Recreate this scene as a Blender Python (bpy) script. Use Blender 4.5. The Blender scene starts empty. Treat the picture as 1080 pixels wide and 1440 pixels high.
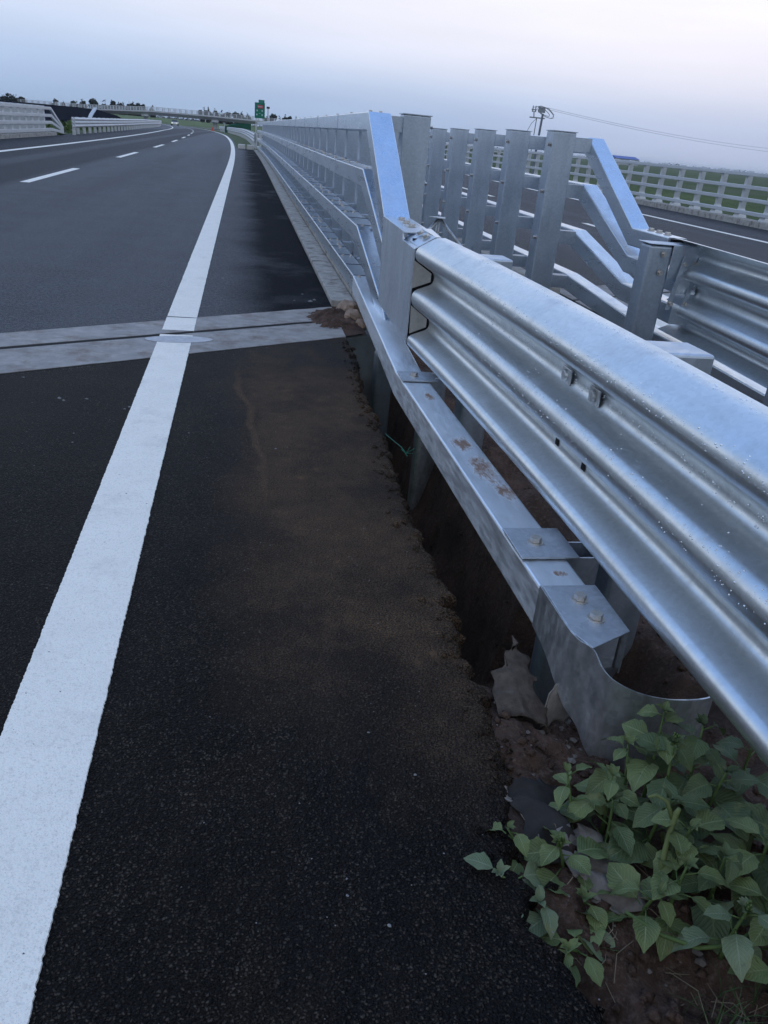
import bpy, math, random
from mathutils import Vector, Matrix, noise
random.seed(7)
R = math.radians
scn = bpy.context.scene
col = scn.collection
# ------------------------------------------------------------------ camera
cam_d = bpy.data.cameras.new("camera"); cam = bpy.data.objects.new("camera", cam_d); col.objects.link(cam)
cam_d.sensor_fit = 'VERTICAL'; cam_d.sensor_height = 36.0; cam_d.lens = 36.0 * 1123 / 1440
cam_d.clip_start = 0.05; cam_d.clip_end = 9000
ROT = Matrix(((0.9840056, -0.0100578, -0.1778533), (-0.1561724, 0.4315705, -0.8884577), (0.0856922, 0.9020231, 0.4230970)))
cam.matrix_world = Matrix.Translation((0, 0, 1.5)) @ ROT.to_4x4()
scn.camera = cam
scn.view_settings.view_transform = 'Standard'; scn.view_settings.look = 'None'
scn.view_settings.exposure = 0.08; scn.view_settings.gamma = 1.0
# ------------------------------------------------------------------ sky
w = bpy.data.worlds.new("World"); scn.world = w; w.use_nodes = True
nt = w.node_tree; nt.nodes.clear()
def wn(t, **k):
    n = nt.nodes.new(t)
    for a, b in k.items(): setattr(n, a, b)
    return n
out = wn('ShaderNodeOutputWorld'); bg = wn('ShaderNodeBackground')
tc = wn('ShaderNodeTexCoord'); sep = wn('ShaderNodeSeparateXYZ')
nt.links.new(tc.outputs['Generated'], sep.inputs[0])
ramp = wn('ShaderNodeValToRGB')
def setramp(r, stops):
    el = r.color_ramp.elements
    while len(el) > 1: el.remove(el[-1])
    el[0].position = stops[0][0]; el[0].color = (*stops[0][1], 1)
    for p, c in stops[1:]:
        e = el.new(p); e.color = (*c, 1)
setramp(ramp, [(0.0, (.34, .47, .68)), (.03, (.40, .52, .74)), (.05, (.455, .58, .80)), (.09, (.62, .71, .90)), (.125, (.78, .83, .97)), (.17, (.86, .91, 1.0)), (.25, (.68, .80, .99)), (.42, (.46, .65, 1.0)), (.75, (.29, .51, 1.0)), (.92, (.26, .47, .97)), (1.0, (.36, .55, .92))])
nt.links.new(sep.outputs['Z'], ramp.inputs[0])
# warm glow low in the sky towards front right
dot = wn('ShaderNodeVectorMath', operation='DOT_PRODUCT'); dot.inputs[1].default_value = (0.50, 0.84, 0.13)
nt.links.new(tc.outputs['Generated'], dot.inputs[0])
mr = wn('ShaderNodeMapRange'); mr.inputs[1].default_value = 0.72; mr.inputs[2].default_value = 1.0
mr.inputs[3].default_value = 0.0; mr.inputs[4].default_value = 0.62; mr.interpolation_type = 'SMOOTHSTEP'
nt.links.new(dot.outputs['Value'], mr.inputs[0])
mrz = wn('ShaderNodeMapRange'); mrz.inputs[1].default_value = 0.025; mrz.inputs[2].default_value = 0.11; mrz.interpolation_type = 'SMOOTHSTEP'
nt.links.new(sep.outputs['Z'], mrz.inputs[0])
mrt = wn('ShaderNodeMapRange'); mrt.inputs[1].default_value = 0.34; mrt.inputs[2].default_value = 0.17; nt.links.new(sep.outputs['Z'], mrt.inputs[0])
mm0 = wn('ShaderNodeMath', operation='MULTIPLY'); nt.links.new(mrt.outputs[0], mm0.inputs[0]); nt.links.new(mrz.outputs[0], mm0.inputs[1])
mm = wn('ShaderNodeMath', operation='MULTIPLY'); nt.links.new(mr.outputs[0], mm.inputs[0]); nt.links.new(mm0.outputs[0], mm.inputs[1])
mix = wn('ShaderNodeMixRGB'); mix.inputs[2].default_value = (.93, .90, .98, 1)
nt.links.new(mm.outputs[0], mix.inputs[0]); nt.links.new(ramp.outputs[0], mix.inputs[1])
# darker dusk band behind the viewer
dotb = wn('ShaderNodeMapRange'); dotb.inputs[1].default_value = 0.25; dotb.inputs[2].default_value = -0.5; dotb.inputs[3].default_value = 0; dotb.inputs[4].default_value = 0.85
nt.links.new(sep.outputs['Y'], dotb.inputs[0])
lowz = wn('ShaderNodeMapRange'); lowz.inputs[1].default_value = 0.0; lowz.inputs[2].default_value = 0.40; lowz.interpolation_type = 'SMOOTHSTEP'
nt.links.new(sep.outputs['Z'], lowz.inputs[0])
backc = wn('ShaderNodeMixRGB'); backc.inputs[1].default_value = (.24, .30, .41, 1); backc.inputs[2].default_value = (.78, .84, .95, 1); nt.links.new(lowz.outputs[0], backc.inputs[0])
mix2 = wn('ShaderNodeMixRGB'); nt.links.new(backc.outputs[0], mix2.inputs[2])
nt.links.new(dotb.outputs[0], mix2.inputs[0]); nt.links.new(mix.outputs[0], mix2.inputs[1])
# faint streaky cloud
mapn = wn('ShaderNodeMapping'); mapn.inputs['Scale'].default_value = (1.2, 1.2, 9)
nt.links.new(tc.outputs['Generated'], mapn.inputs[0])
cn = wn('ShaderNodeTexNoise'); cn.inputs['Scale'].default_value = 2.2; cn.inputs['Detail'].default_value = 5
nt.links.new(mapn.outputs[0], cn.inputs[0])
cr = wn('ShaderNodeMapRange'); cr.inputs[1].default_value = .35; cr.inputs[2].default_value = .7; cr.inputs[3].default_value = .955; cr.inputs[4].default_value = 1.045
nt.links.new(cn.outputs[0], cr.inputs[0])
vm = wn('ShaderNodeVectorMath', operation='SCALE'); nt.links.new(mix2.outputs[0], vm.inputs[0]); nt.links.new(cr.outputs[0], vm.inputs['Scale'])
sky = wn('ShaderNodeTexSky', sky_type='NISHITA', sun_disc=False); sky.sun_elevation = R(2); sky.sun_rotation = R(30)
vs = wn('ShaderNodeVectorMath', operation='SCALE'); vs.inputs['Scale'].default_value = 0.002; nt.links.new(sky.outputs[0], vs.inputs[0])
va = wn('ShaderNodeVectorMath', operation='ADD'); nt.links.new(vm.outputs[0], va.inputs[0]); nt.links.new(vs.outputs[0], va.inputs[1])
nt.links.new(va.outputs[0], bg.inputs[0]); bg.inputs[1].default_value = 1.0
nt.links.new(bg.outputs[0], out.inputs[0])
# ------------------------------------------------------------------ sun (already at the horizon: weak and very soft)
sd = bpy.data.lights.new("sun", 'SUN'); sd.energy = 0.10; sd.angle = R(60); sd.color = (1, .86, .74)
so = bpy.data.objects.new("sun", sd); col.objects.link(so)
so.rotation_euler = Vector((0.5, 0.84, 0.30)).to_track_quat('Z', 'Y').to_euler()

# ================================================================== helpers
def tag(o, label=None, cat=None, group=None, kind=None):
    if label: o['label'] = label
    if cat: o['category'] = cat
    if group: o['group'] = group
    if kind: o['kind'] = kind
    return o
def empty(name, loc=(0, 0, 0)):
    o = bpy.data.objects.new(name, None); o.location = loc; o.empty_display_size = .1; col.objects.link(o); return o
def parent_keep(o, p):
    if p is not None:
        o.parent = p; o.matrix_parent_inverse = Matrix.Translation(p.location).inverted()
def dup(o, p, loc=None):                 # copy one object, keep how it hangs on its parent
    c = o.copy(); col.objects.link(c); inv = o.matrix_parent_inverse.copy(); c.parent = p; c.matrix_parent_inverse = inv
    if loc is not None: c.location = loc
    return c
def dup_tree(o, p, loc=None):
    c = dup(o, p, loc)
    for ch in list(o.children): dup_tree(ch, c)
    return c
BOLTS = {}
def bolt(p, ax=(0, 0, 1), r=.016, h=.014, parent=None, mat=None, name='bolt'):
    k = (ax, r, h, mat)
    if k not in BOLTS:
        m = MB(); m.bolt((0, 0, 0), ax, r, h); o = m.build(name, mat or G_BOLT, None); BOLTS[k] = o.data; 
    else:
        o = bpy.data.objects.new(name, BOLTS[k]); col.objects.link(o)
    o.location = p; parent_keep(o, parent); return o
class MB:
    def __init__(s): s.v = []; s.f = []; s.uv = None
    def add(s, vs, fs):
        b = len(s.v); s.v += [tuple(v) for v in vs]; s.f += [tuple(b + i for i in f) for f in fs]; return b
    def box(s, x0, x1, y0, y1, z0, z1, fn=None):
        vs = [(x, y, z) for z in (z0, z1) for y in (y0, y1) for x in (x0, x1)]
        if fn: vs = [fn(v) for v in vs]
        s.add(vs, [(0, 2, 3, 1), (4, 5, 7, 6), (0, 1, 5, 4), (2, 6, 7, 3), (0, 4, 6, 2), (1, 3, 7, 5)])
    def cyl(s, p0, p1, r0, r1=None, n=12, cap=True):
        p0 = Vector(p0); p1 = Vector(p1); r1 = r0 if r1 is None else r1
        t = (p1 - p0).normalized(); a = t.orthogonal().normalized(); b = t.cross(a)
        vs = []
        for p, r in ((p0, r0), (p1, r1)):
            for i in range(n):
                q = 2 * math.pi * i / n; vs.append(p + (a * math.cos(q) + b * math.sin(q)) * r)
        fs = [(i, (i + 1) % n, n + (i + 1) % n, n + i) for i in range(n)]
        if cap: fs += [tuple(range(n - 1, -1, -1)), tuple(range(n, 2 * n))]
        s.add(vs, fs)
    def tube(s, pts, r, n=8):
        P = [Vector(p) for p in pts]; m = len(P); rr = r if isinstance(r, list) else [r] * m; b = len(s.v); a = None
        for i in range(m):
            t = (P[min(i + 1, m - 1)] - P[max(i - 1, 0)]).normalized()
            a = t.orthogonal().normalized() if a is None else (a - t * a.dot(t)).normalized()
            c = t.cross(a)
            for j in range(n): q = 2 * math.pi * j / n; s.v.append(tuple(P[i] + (a * math.cos(q) + c * math.sin(q)) * rr[i]))
        for i in range(m - 1):
            for j in range(n): k = (j + 1) % n; s.f.append((b + i * n + j, b + i * n + k, b + (i + 1) * n + k, b + (i + 1) * n + j))
        s.f += [tuple(b + j for j in range(n - 1, -1, -1)), tuple(b + (m - 1) * n + j for j in range(n))]
    def bolt(s, p, ax, r=.016, h=.014, washer=True):
        p = Vector(p); ax = Vector(ax).normalized()
        if washer: s.cyl(p, p + ax * .003, r * 1.35, n=16); p = p + ax * .004
        s.cyl(p, p + ax * h, r, r * .96, n=6)
    def prism(s, poly, y0, y1):            # poly in (x,z) swept along y
        n = len(poly)
        vs = [(x, y0, z) for x, z in poly] + [(x, y1, z) for x, z in poly]
        s.add(vs, [(i, (i + 1) % n, n + (i + 1) % n, n + i) for i in range(n)] + [tuple(range(n - 1, -1, -1)), tuple(range(n, 2 * n))])
    def sweep(s, prof, path, cap=True):
        P = [Vector(p) for p in path]; n = len(prof); m = len(P); vs = []
        for i in range(m):
            t0 = (P[i] - P[i - 1]).normalized() if i > 0 else (P[1] - P[0]).normalized()
            t1 = (P[i + 1] - P[i]).normalized() if i < m - 1 else t0
            T = (t0 + t1).normalized(); S = T.cross(Vector((0, 0, 1))).normalized(); U = S.cross(T)
            d = t1 - t0; ls = abs(d.dot(S)) / 2; lu = abs(d.dot(U)) / 2
            ks = 1 / math.sqrt(max(1 - ls * ls, .2)); ku = 1 / math.sqrt(max(1 - lu * lu, .2))
            for a, b in prof: vs.append(P[i] + S * a * ks + U * b * ku)
        fs = []
        for i in range(m - 1):
            for j in range(n):
                k = (j + 1) % n; fs.append((i * n + j, i * n + k, (i + 1) * n + k, (i + 1) * n + j))
        if cap: fs += [tuple(range(n - 1, -1, -1)), tuple((m - 1) * n + j for j in range(n))]
        s.add(vs, fs)
    def build(s, name, mat, parent=None, smooth=False, bevel=0, seg=2, auto=None):
        me = bpy.data.meshes.new(name); me.from_pydata(s.v, [], s.f)
        if s.uv:
            u = me.uv_layers.new(name='UVMap')
            for l in me.loops: u.data[l.index].uv = s.uv[l.vertex_index]
        me.validate(); me.update()
        for m_ in (mat if isinstance(mat, (list, tuple)) else [mat]): me.materials.append(m_)
        if smooth:
            me.polygons.foreach_set('use_smooth', [True] * len(me.polygons))
            if auto: me.set_sharp_from_angle(angle=R(auto))
        o = bpy.data.objects.new(name, me); col.objects.link(o)
        parent_keep(o, parent)
        if bevel:
            b = o.modifiers.new('bevel', 'BEVEL'); b.width = bevel; b.segments = seg; b.limit_method = 'ANGLE'; b.angle_limit = R(40)
            b.harden_normals = False
        return o
def recalc(o):
    import bmesh
    bm = bmesh.new(); bm.from_mesh(o.data); bmesh.ops.recalc_face_normals(bm, faces=bm.faces); bm.to_mesh(o.data); bm.free(); return o
# ------------------------------------------------------------------ materials
class Mat:
    def __init__(s, name):
        s.m = bpy.data.materials.new(name); s.m.use_nodes = True; s.nt = s.m.node_tree
        s.p = s.nt.nodes['Principled BSDF']; s.tc = s.n('ShaderNodeTexCoord')
    def n(s, t, **k):
        x = s.nt.nodes.new(t)
        for a, b in k.items(): setattr(x, a, b)
        return x
    def L(s, a, b): s.nt.links.new(a, b)
    def coord(s, scale=(1, 1, 1), kind='Object'):
        mp = s.n('ShaderNodeMapping'); mp.inputs['Scale'].default_value = scale; s.L(s.tc.outputs[kind], mp.inputs[0]); return mp.outputs[0]
    def noise(s, scale, detail=3, rough=.5, vec=None, dist=0):
        x = s.n('ShaderNodeTexNoise'); x.inputs['Scale'].default_value = scale; x.inputs['Detail'].default_value = detail
        x.inputs['Roughness'].default_value = rough; x.inputs['Distortion'].default_value = dist
        s.L(vec if vec is not None else s.tc.outputs['Object'], x.inputs['Vector']); return x.outputs['Fac']
    def voro(s, scale, vec=None, out='Distance', feature='F1', rnd=1):
        x = s.n('ShaderNodeTexVoronoi', feature=feature); x.inputs['Scale'].default_value = scale; x.inputs['Randomness'].default_value = rnd
        s.L(vec if vec is not None else s.tc.outputs['Object'], x.inputs['Vector']); return x.outputs[out]
    def mr(s, v, a, b, c=0, d=1, smooth=False):
        x = s.n('ShaderNodeMapRange')
        if smooth: x.interpolation_type = 'SMOOTHSTEP'
        s.L(v, x.inputs[0])
        for i, q in zip((1, 2, 3, 4), (a, b, c, d)): x.inputs[i].default_value = q
        return x.outputs[0]
    def math(s, op, a, b=None, clamp=False):
        x = s.n('ShaderNodeMath', operation=op); x.use_clamp = clamp
        for i, q in enumerate((a, b)):
            if q is None: continue
            if isinstance(q, (int, float)): x.inputs[i].default_value = q
            else: s.L(q, x.inputs[i])
        return x.outputs[0]
    def mix(s, f, a, b):
        x = s.n('ShaderNodeMixRGB')
        for i, q in enumerate((f, a, b)):
            if isinstance(q, (int, float)): x.inputs[i].default_value = q
            elif isinstance(q, tuple): x.inputs[i].default_value = (*q, 1)
            else: s.L(q, x.inputs[i])
        return x.outputs[0]
    def xyz(s):
        x = s.n('ShaderNodeSeparateXYZ'); s.L(s.tc.outputs['Object'], x.inputs[0]); return x.outputs
    def bump(s, h, strength=.3, dist=.01, prev=None):
        x = s.n('ShaderNodeBump'); x.inputs['Strength'].default_value = strength; x.inputs['Distance'].default_value = dist
        s.L(h, x.inputs['Height'])
        if prev is not None: s.L(prev, x.inputs['Normal'])
        return x.outputs[0]
    def fin(s, color=None, rough=None, metal=None, normal=None, spec=None):
        for k, q in (('Base Color', color), ('Roughness', rough), ('Metallic', metal), ('Normal', normal), ('Specular IOR Level', spec)):
            if q is None: continue
            if isinstance(q, (int, float)): s.p.inputs[k].default_value = q
            elif isinstance(q, tuple): s.p.inputs[k].default_value = (*q, 1)
            else: s.L(q, s.p.inputs[k])
        return s.m
def galv(name, c0=(.54, .60, .67), c1=(.70, .77, .84), r0=.28, r1=.42, metal=.9, streak=(3, .35, 3), dirt=0.0, sp=60):
    M = Mat(name)
    big = M.noise(2.2, 5, .6, M.coord(streak)); spang = M.voro(sp, out='Color')
    g = M.n('ShaderNodeRGBToBW'); M.L(spang, g.inputs[0])
    f = M.math('ADD', M.math('MULTIPLY', big, .75), M.math('MULTIPLY', g.outputs[0], .28))
    f = M.mr(f, .28, .82)
    c = M.mix(f, c0, c1)
    blot = M.mr(M.noise(9, 6, .65), .56, .74)
    c = M.mix(M.math('MULTIPLY', blot, .14), c, (.36, .38, .40))
    rr = M.math('ADD', M.mr(M.noise(6, 5, .6, M.coord(streak)), .3, .7, r0, r1), M.math('MULTIPLY', blot, .12))
    if dirt:
        dm = M.mr(M.noise(5, 7, .7, M.coord((1, 1, .35))), .50, .68)
        dm = M.math('MULTIPLY', dm, dirt); c = M.mix(dm, c, (.15, .13, .11)); rr = M.math('ADD', rr, M.math('MULTIPLY', dm, .35))
    b = M.bump(M.noise(9, 3, .5), .06, .010); b = M.bump(M.noise(220, 2, .5), .08, .0010, b)
    return M.fin(c, rr, metal, b)
G_RAIL = galv('galvanised_rail', r0=.24, r1=.38)
G_POST = galv('galvanised_post', (.38, .44, .51), (.56, .63, .71), .34, .5, .85, (2.5, 2.5, .5))
G_PLATE = galv('galvanised_plate', (.44, .48, .53), (.66, .71, .77), .40, .55, .85, (6, 6, .4), .15)
G_THRIE = galv('galvanised_wave_beam', (.58, .62, .64), (.76, .80, .82), .29, .42, .93, (2, .2, 2), .16, sp=70)
G_OLD = galv('galvanised_weathered', (.42, .45, .47), (.74, .77, .80), .30, .52, .88, (5, 5, 2), .8)
G_FAR = galv('galvanised_far', (.46, .49, .52), (.62, .65, .68), .42, .6, .6)
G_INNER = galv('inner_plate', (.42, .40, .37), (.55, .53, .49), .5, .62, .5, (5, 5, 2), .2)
G_BOLT = galv('bolt_zinc', (.50, .47, .44), (.68, .66, .62), .3, .45, .85)
def rust_rail():
    M = Mat('rub_rail_metal')
    X = M.xyz()
    big = M.noise(2.2, 5, .6, M.coord((4, .8, 4)))
    c = M.mix(M.mr(big, .3, .7), (.72, .78, .84), (.88, .92, .96))
    rr = M.mr(M.noise(8, 5, .6, M.coord((5, 1, 5))), .3, .7, .36, .58)
    # soil smears lying on the top of the rail
    def blob(cx, cy, rx, ry):
        a = M.math('DIVIDE', M.math('SUBTRACT', X[0], cx), rx); b = M.math('DIVIDE', M.math('SUBTRACT', X[1], cy), ry)
        d = M.math('ADD', M.math('MULTIPLY', a, a), M.math('MULTIPLY', b, b)); return M.mr(d, 1.0, 0.0)
    bl = None
    for q in ((1.07, 3.16, .075, .22), (1.045, 3.50, .065, .13), (1.09, 2.92, .05, .12), (1.045, 4.25, .04, .09), (1.08, 2.24, .03, .025)):
        z = blob(*q); bl = z if bl is None else M.math('MAXIMUM', bl, z)
    mask = M.math('MULTIPLY', M.mr(M.math('ADD', M.math('MULTIPLY', M.math('POWER', bl, .6), .42), M.noise(22, 8, .72, M.coord((1.7, .6, 1)), .6)), .70, .92), .9)
    spk = M.mr(M.noise(42, 5, .7), .70, .76)
    mask = M.math('MAXIMUM', mask, M.math('MULTIPLY', spk, .08))
    # dirty side face: faint mud film low down
    side = M.math('MULTIPLY', M.mr(M.noise(7, 6, .7, M.coord((1, 1, 3))), .45, .7), M.mr(X[2], .17, .09))
    c = M.mix(mask, c, (.20, .105, .055)); c = M.mix(M.math('MULTIPLY', side, .6), c, (.2, .19, .175))
    rr = M.math('ADD', rr, M.math('MULTIPLY', M.math('MAXIMUM', mask, M.math('MULTIPLY', side, .5)), .5), True)
    me = M.math('SUBTRACT', .9, M.math('MULTIPLY', M.math('MAXIMUM', mask, M.math('MULTIPLY', side, .4)), .85))
    b = M.bump(M.noise(14, 4, .55), .10, .012); b = M.bump(mask, .5, .003, b)
    return M.fin(c, rr, me, b)
G_RUB = rust_rail()
def asphalt(name, silt=False, base=(.0014, .0014, .0017), hi=(.120, .102, .086), spec=.09):
    M = Mat(name); X = M.xyz()
    wv_ = M.n('ShaderNodeVectorMath', operation='ADD'); M.L(M.tc.outputs['Object'], wv_.inputs[0]); nz_ = M.n('ShaderNodeTexNoise'); nz_.inputs['Scale'].default_value = 90; M.L(M.tc.outputs['Object'], nz_.inputs['Vector']); sc_ = M.n('ShaderNodeVectorMath', operation='SCALE'); sc_.inputs['Scale'].default_value = .012; M.L(nz_.outputs['Color'], sc_.inputs[0]); M.L(sc_.outputs[0], wv_.inputs[1])
    vo = M.voro(140, vec=wv_.outputs[0], rnd=1); co = M.voro(140, vec=wv_.outputs[0], out='Color'); g = M.n('ShaderNodeRGBToBW'); M.L(co, g.inputs[0])
    gr = M.math('MULTIPLY', M.mr(vo, .52, .24), M.mr(g.outputs[0], .45, .78)); gr = M.math('ADD', M.math('MULTIPLY', gr, .9), M.math('MULTIPLY', M.mr(M.noise(230, 3, .7), .54, .68), .42), True)
    gr = M.math('MULTIPLY', gr, M.mr(M.noise(4.5, 5, .65), .3, .65, .55, 1.15))
    c = M.mix(gr, base, hi)
    if not silt:      # coarse open texture of the older surfacing
        c = M.mix(M.math('MULTIPLY', M.mr(M.noise(34, 5, .75), .50, .62), .38), c, (.15, .18, .225)); c = M.mix(M.math('MULTIPLY', M.mr(M.noise(24, 5, .75), .50, .38), .55), c, (.006, .008, .012))
    c = M.mix(M.math('MULTIPLY', M.mr(M.noise(330, 3, .6), .60, .75), .6), c, (.085, .080, .078))
    c = M.mix(M.math('MULTIPLY', M.mr(M.noise(1.3, 6, .62), .42, .68), .45), c, (.010, .010, .012))
    warm = M.mr(M.noise(3.1, 5, .6), .5, .7); c = M.mix(M.math('MULTIPLY', M.math('MULTIPLY', warm, .45), M.mr(vo, .6, .1)), c, (.085, .068, .050))
    ln = M.noise(1.0, 4, .5, M.coord((.9, .03, 1)))
    c = M.mix(M.math('MULTIPLY', M.mr(ln, .48, .66), .40), c, (.075, .085, .10) if not silt else (.030, .027, .024)); c = M.mix(M.math('MULTIPLY', M.mr(ln, .46, .34), .55), c, (.012, .014, .018))
    rr = .62
    hgt = M.mr(vo, 0, .8, 1, 0)
    if silt:
        n1 = M.noise(2.3, 6, .62, M.coord((1, .6, 1)), .6); n2 = M.noise(9, 6, .7)
        a = M.mr(X[0], -.42, .50, 0, 1, True); by = M.math('MULTIPLY', M.mr(X[1], 1.2, 3.1, .10, 1, True), M.mr(X[1], 6.3, 4.4, .15, 1, True))
        m1 = M.mr(M.math('ADD', M.math('MULTIPLY', M.math('MULTIPLY', a, by), .62), M.math('MULTIPLY', n1, .75)), .36, .80, 0, 1, True)
        m1 = M.math('MULTIPLY', m1, M.mr(n2, .25, .7, .55, 1))
        m1 = M.math('MULTIPLY', M.math('MULTIPLY', m1, M.mr(X[0], -.40, .25, 0, 1, True)), M.mr(M.noise(1.9, 4, .6), .34, .60, .42, 1, True))
        # washed streak running across the shoulder
        sx = M.math('ADD', M.math('MULTIPLY', X[1], -.075), M.math('MULTIPLY', M.noise(1.7, 3), .16))
        d = M.math('ABSOLUTE', M.math('SUBTRACT', M.math('SUBTRACT', X[0], .30), sx))
        st = M.math('MULTIPLY', M.mr(d, .045, .0, 0, 1, True), M.math('MULTIPLY', M.mr(X[1], 2.9, 3.4, 0, 1, True), M.mr(X[1], 5.9, 4.7, 0, 1, True)))
        m = M.math('MAXIMUM', m1, M.math('MULTIPLY', st, .9))
        grain = M.math('MAXIMUM', M.mr(M.noise(165, 2, .6), .44, .60, .18, 1), M.mr(n2, .55, .72))
        m = M.math('MULTIPLY', m, grain, True)
        sc = M.mix(M.noise(16, 5, .6), (.120, .075, .044), (.28, .178, .105))
        c = M.mix(m, c, sc)
        # damp dark margins
        rr = M.math('ADD', .60, M.math('MULTIPLY', m, .3), True)
    if not silt:      # fresh darker strip of the hard shoulder
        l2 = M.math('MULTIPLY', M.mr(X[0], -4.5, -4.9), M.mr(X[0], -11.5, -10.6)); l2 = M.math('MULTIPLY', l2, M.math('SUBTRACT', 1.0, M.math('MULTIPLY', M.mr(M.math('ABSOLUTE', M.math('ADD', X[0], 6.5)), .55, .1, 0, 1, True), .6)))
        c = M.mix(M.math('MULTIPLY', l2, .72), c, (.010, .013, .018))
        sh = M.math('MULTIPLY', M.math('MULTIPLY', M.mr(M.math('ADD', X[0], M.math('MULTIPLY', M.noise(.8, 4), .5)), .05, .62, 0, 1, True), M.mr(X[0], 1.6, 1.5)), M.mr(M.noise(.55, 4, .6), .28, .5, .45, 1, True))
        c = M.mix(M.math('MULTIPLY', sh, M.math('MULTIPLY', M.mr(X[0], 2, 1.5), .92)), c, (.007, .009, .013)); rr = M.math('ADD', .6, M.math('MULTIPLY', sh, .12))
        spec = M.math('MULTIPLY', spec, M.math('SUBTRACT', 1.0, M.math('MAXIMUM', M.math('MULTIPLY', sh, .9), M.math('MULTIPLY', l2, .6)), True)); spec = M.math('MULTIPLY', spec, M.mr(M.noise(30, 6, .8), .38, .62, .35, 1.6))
    b = M.bump(hgt, 1.0, .010); b = M.bump(M.noise(420, 3), .5, .004, b)
    return M.fin(c, rr, 0.0, b, spec)
A_NEAR = asphalt('asphalt_near', True)
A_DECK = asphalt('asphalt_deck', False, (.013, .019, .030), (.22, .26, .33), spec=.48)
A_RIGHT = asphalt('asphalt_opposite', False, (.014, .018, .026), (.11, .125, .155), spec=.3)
def paint(name, c=(.88, .85, .77)):
    M = Mat(name)
    cc = M.mix(M.math('MULTIPLY', M.mr(M.noise(5, 5, .6), .4, .7), .35), c, tuple(q * .84 for q in c))
    cc = M.mix(M.mr(M.noise(95, 4, .7), .52, .66), cc, tuple(q * .80 for q in c)); cc = M.mix(M.mr(M.noise(210, 3, .7), .58, .68), cc, tuple(q * .62 for q in c))
    cc = M.mix(M.mr(M.noise(38, 4, .7), .69, .72), cc, (.06, .06, .065))
    cc = M.mix(M.math('MULTIPLY', M.mr(M.noise(3.1, 6, .7), .55, .7), .4), cc, (.50, .48, .45))
    b = M.bump(M.voro(160), .5, .004); b = M.bump(M.noise(60, 4), .3, .004, b)
    return M.fin(cc, .55, 0.0, b, .3)
P_WHITE = paint('road_paint')
def concrete(name, a=(.27, .27, .27), b_=(.42, .41, .39), stain=(.13, .105, .085), st=.5, scale=1.0):
    M = Mat(name)
    c = M.mix(M.mr(M.noise(4 * scale, 7, .65), .3, .7), a, b_)
    c = M.mix(M.math('MULTIPLY', M.mr(M.noise(2.3 * scale, 6, .7, M.coord((1, 1, .5))), .5, .68), st), c, stain)
    c = M.mix(M.math('MULTIPLY', M.mr(M.voro(120), .0, .16, 1, 0), .4), c, (.1, .1, .1))
    b = M.bump(M.noise(25, 6, .7), .35, .01)
    return M.fin(c, .85, 0.0, b, .25)
C_JOINT = concrete('joint_concrete', (.22, .215, .21), (.38, .365, .35), (.16, .125, .10), .8, 1.5)
C_KERB = concrete('kerb_concrete', (.28, .275, .26), (.50, .48, .44), (.12, .095, .075), .9, 2.6)
C_DARK = concrete('abutment_concrete', (.10, .12, .125), (.15, .17, .17), (.05, .045, .04), .6)
C_BRIDGE = concrete('bridge_concrete', (.46, .50, .54), (.56, .60, .64), (.2, .2, .2), .3)
def simple(name, c, rough=.7, metal=0.0, var=.25, scale=8, emit=None, spec=.25):
    M = Mat(name); d = tuple(q * (1 - var) for q in c)
    cc = M.mix(M.mr(M.noise(scale, 5, .6), .3, .7), d, c)
    m = M.fin(cc, rough, metal, None, spec)
    if emit:
        M.p.inputs['Emission Color'].default_value = (*c, 1); M.p.inputs['Emission Strength'].default_value = emit
    return m
def soilm():
    M = Mat('soil'); n = M.noise(7, 7, .7)
    c = M.mix(M.mr(n, .3, .7), (.045, .029, .022), (.165, .100, .072))
    c = M.mix(M.mr(M.noise(60, 5, .7), .5, .75), c, (.20, .15, .12))
    c = M.mix(M.math('MULTIPLY', M.mr(M.noise(2.2, 4), .5, .65), .6), c, (.045, .036, .032))
    b = M.bump(M.noise(30, 8, .75), .9, .03); b = M.bump(M.voro(90), .5, .006, b)
    return M.fin(c, .92, 0.0, b, .2)
SOIL = soilm()
def fieldm():
    M = Mat('crop_field')
    c = M.mix(M.mr(M.noise(.05, 6, .6, M.coord((1, .5, 1))), .35, .65), (.048, .085, .030), (.115, .155, .050))
    c = M.mix(M.mr(M.noise(1.2, 7, .75), .40, .68), c, (.022, .048, .020))
    c = M.mix(M.math('MULTIPLY', M.mr(M.noise(.012, 3), .5, .6), .5), c, (.09, .10, .07))
    b = M.bump(M.noise(1.6, 7, .7), 1.0, .5)
    return M.fin(c, .9, 0.0, b, .1)
FIELD = fieldm()
GRASS = simple('verge_grass', (.075, .110, .045), .9, 0, .5, 3)
RUBBER = simple('joint_rubber', (.008, .008, .009), .8)
BLACK = simple('dark_interior', (.008, .009, .011), .8)

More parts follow.
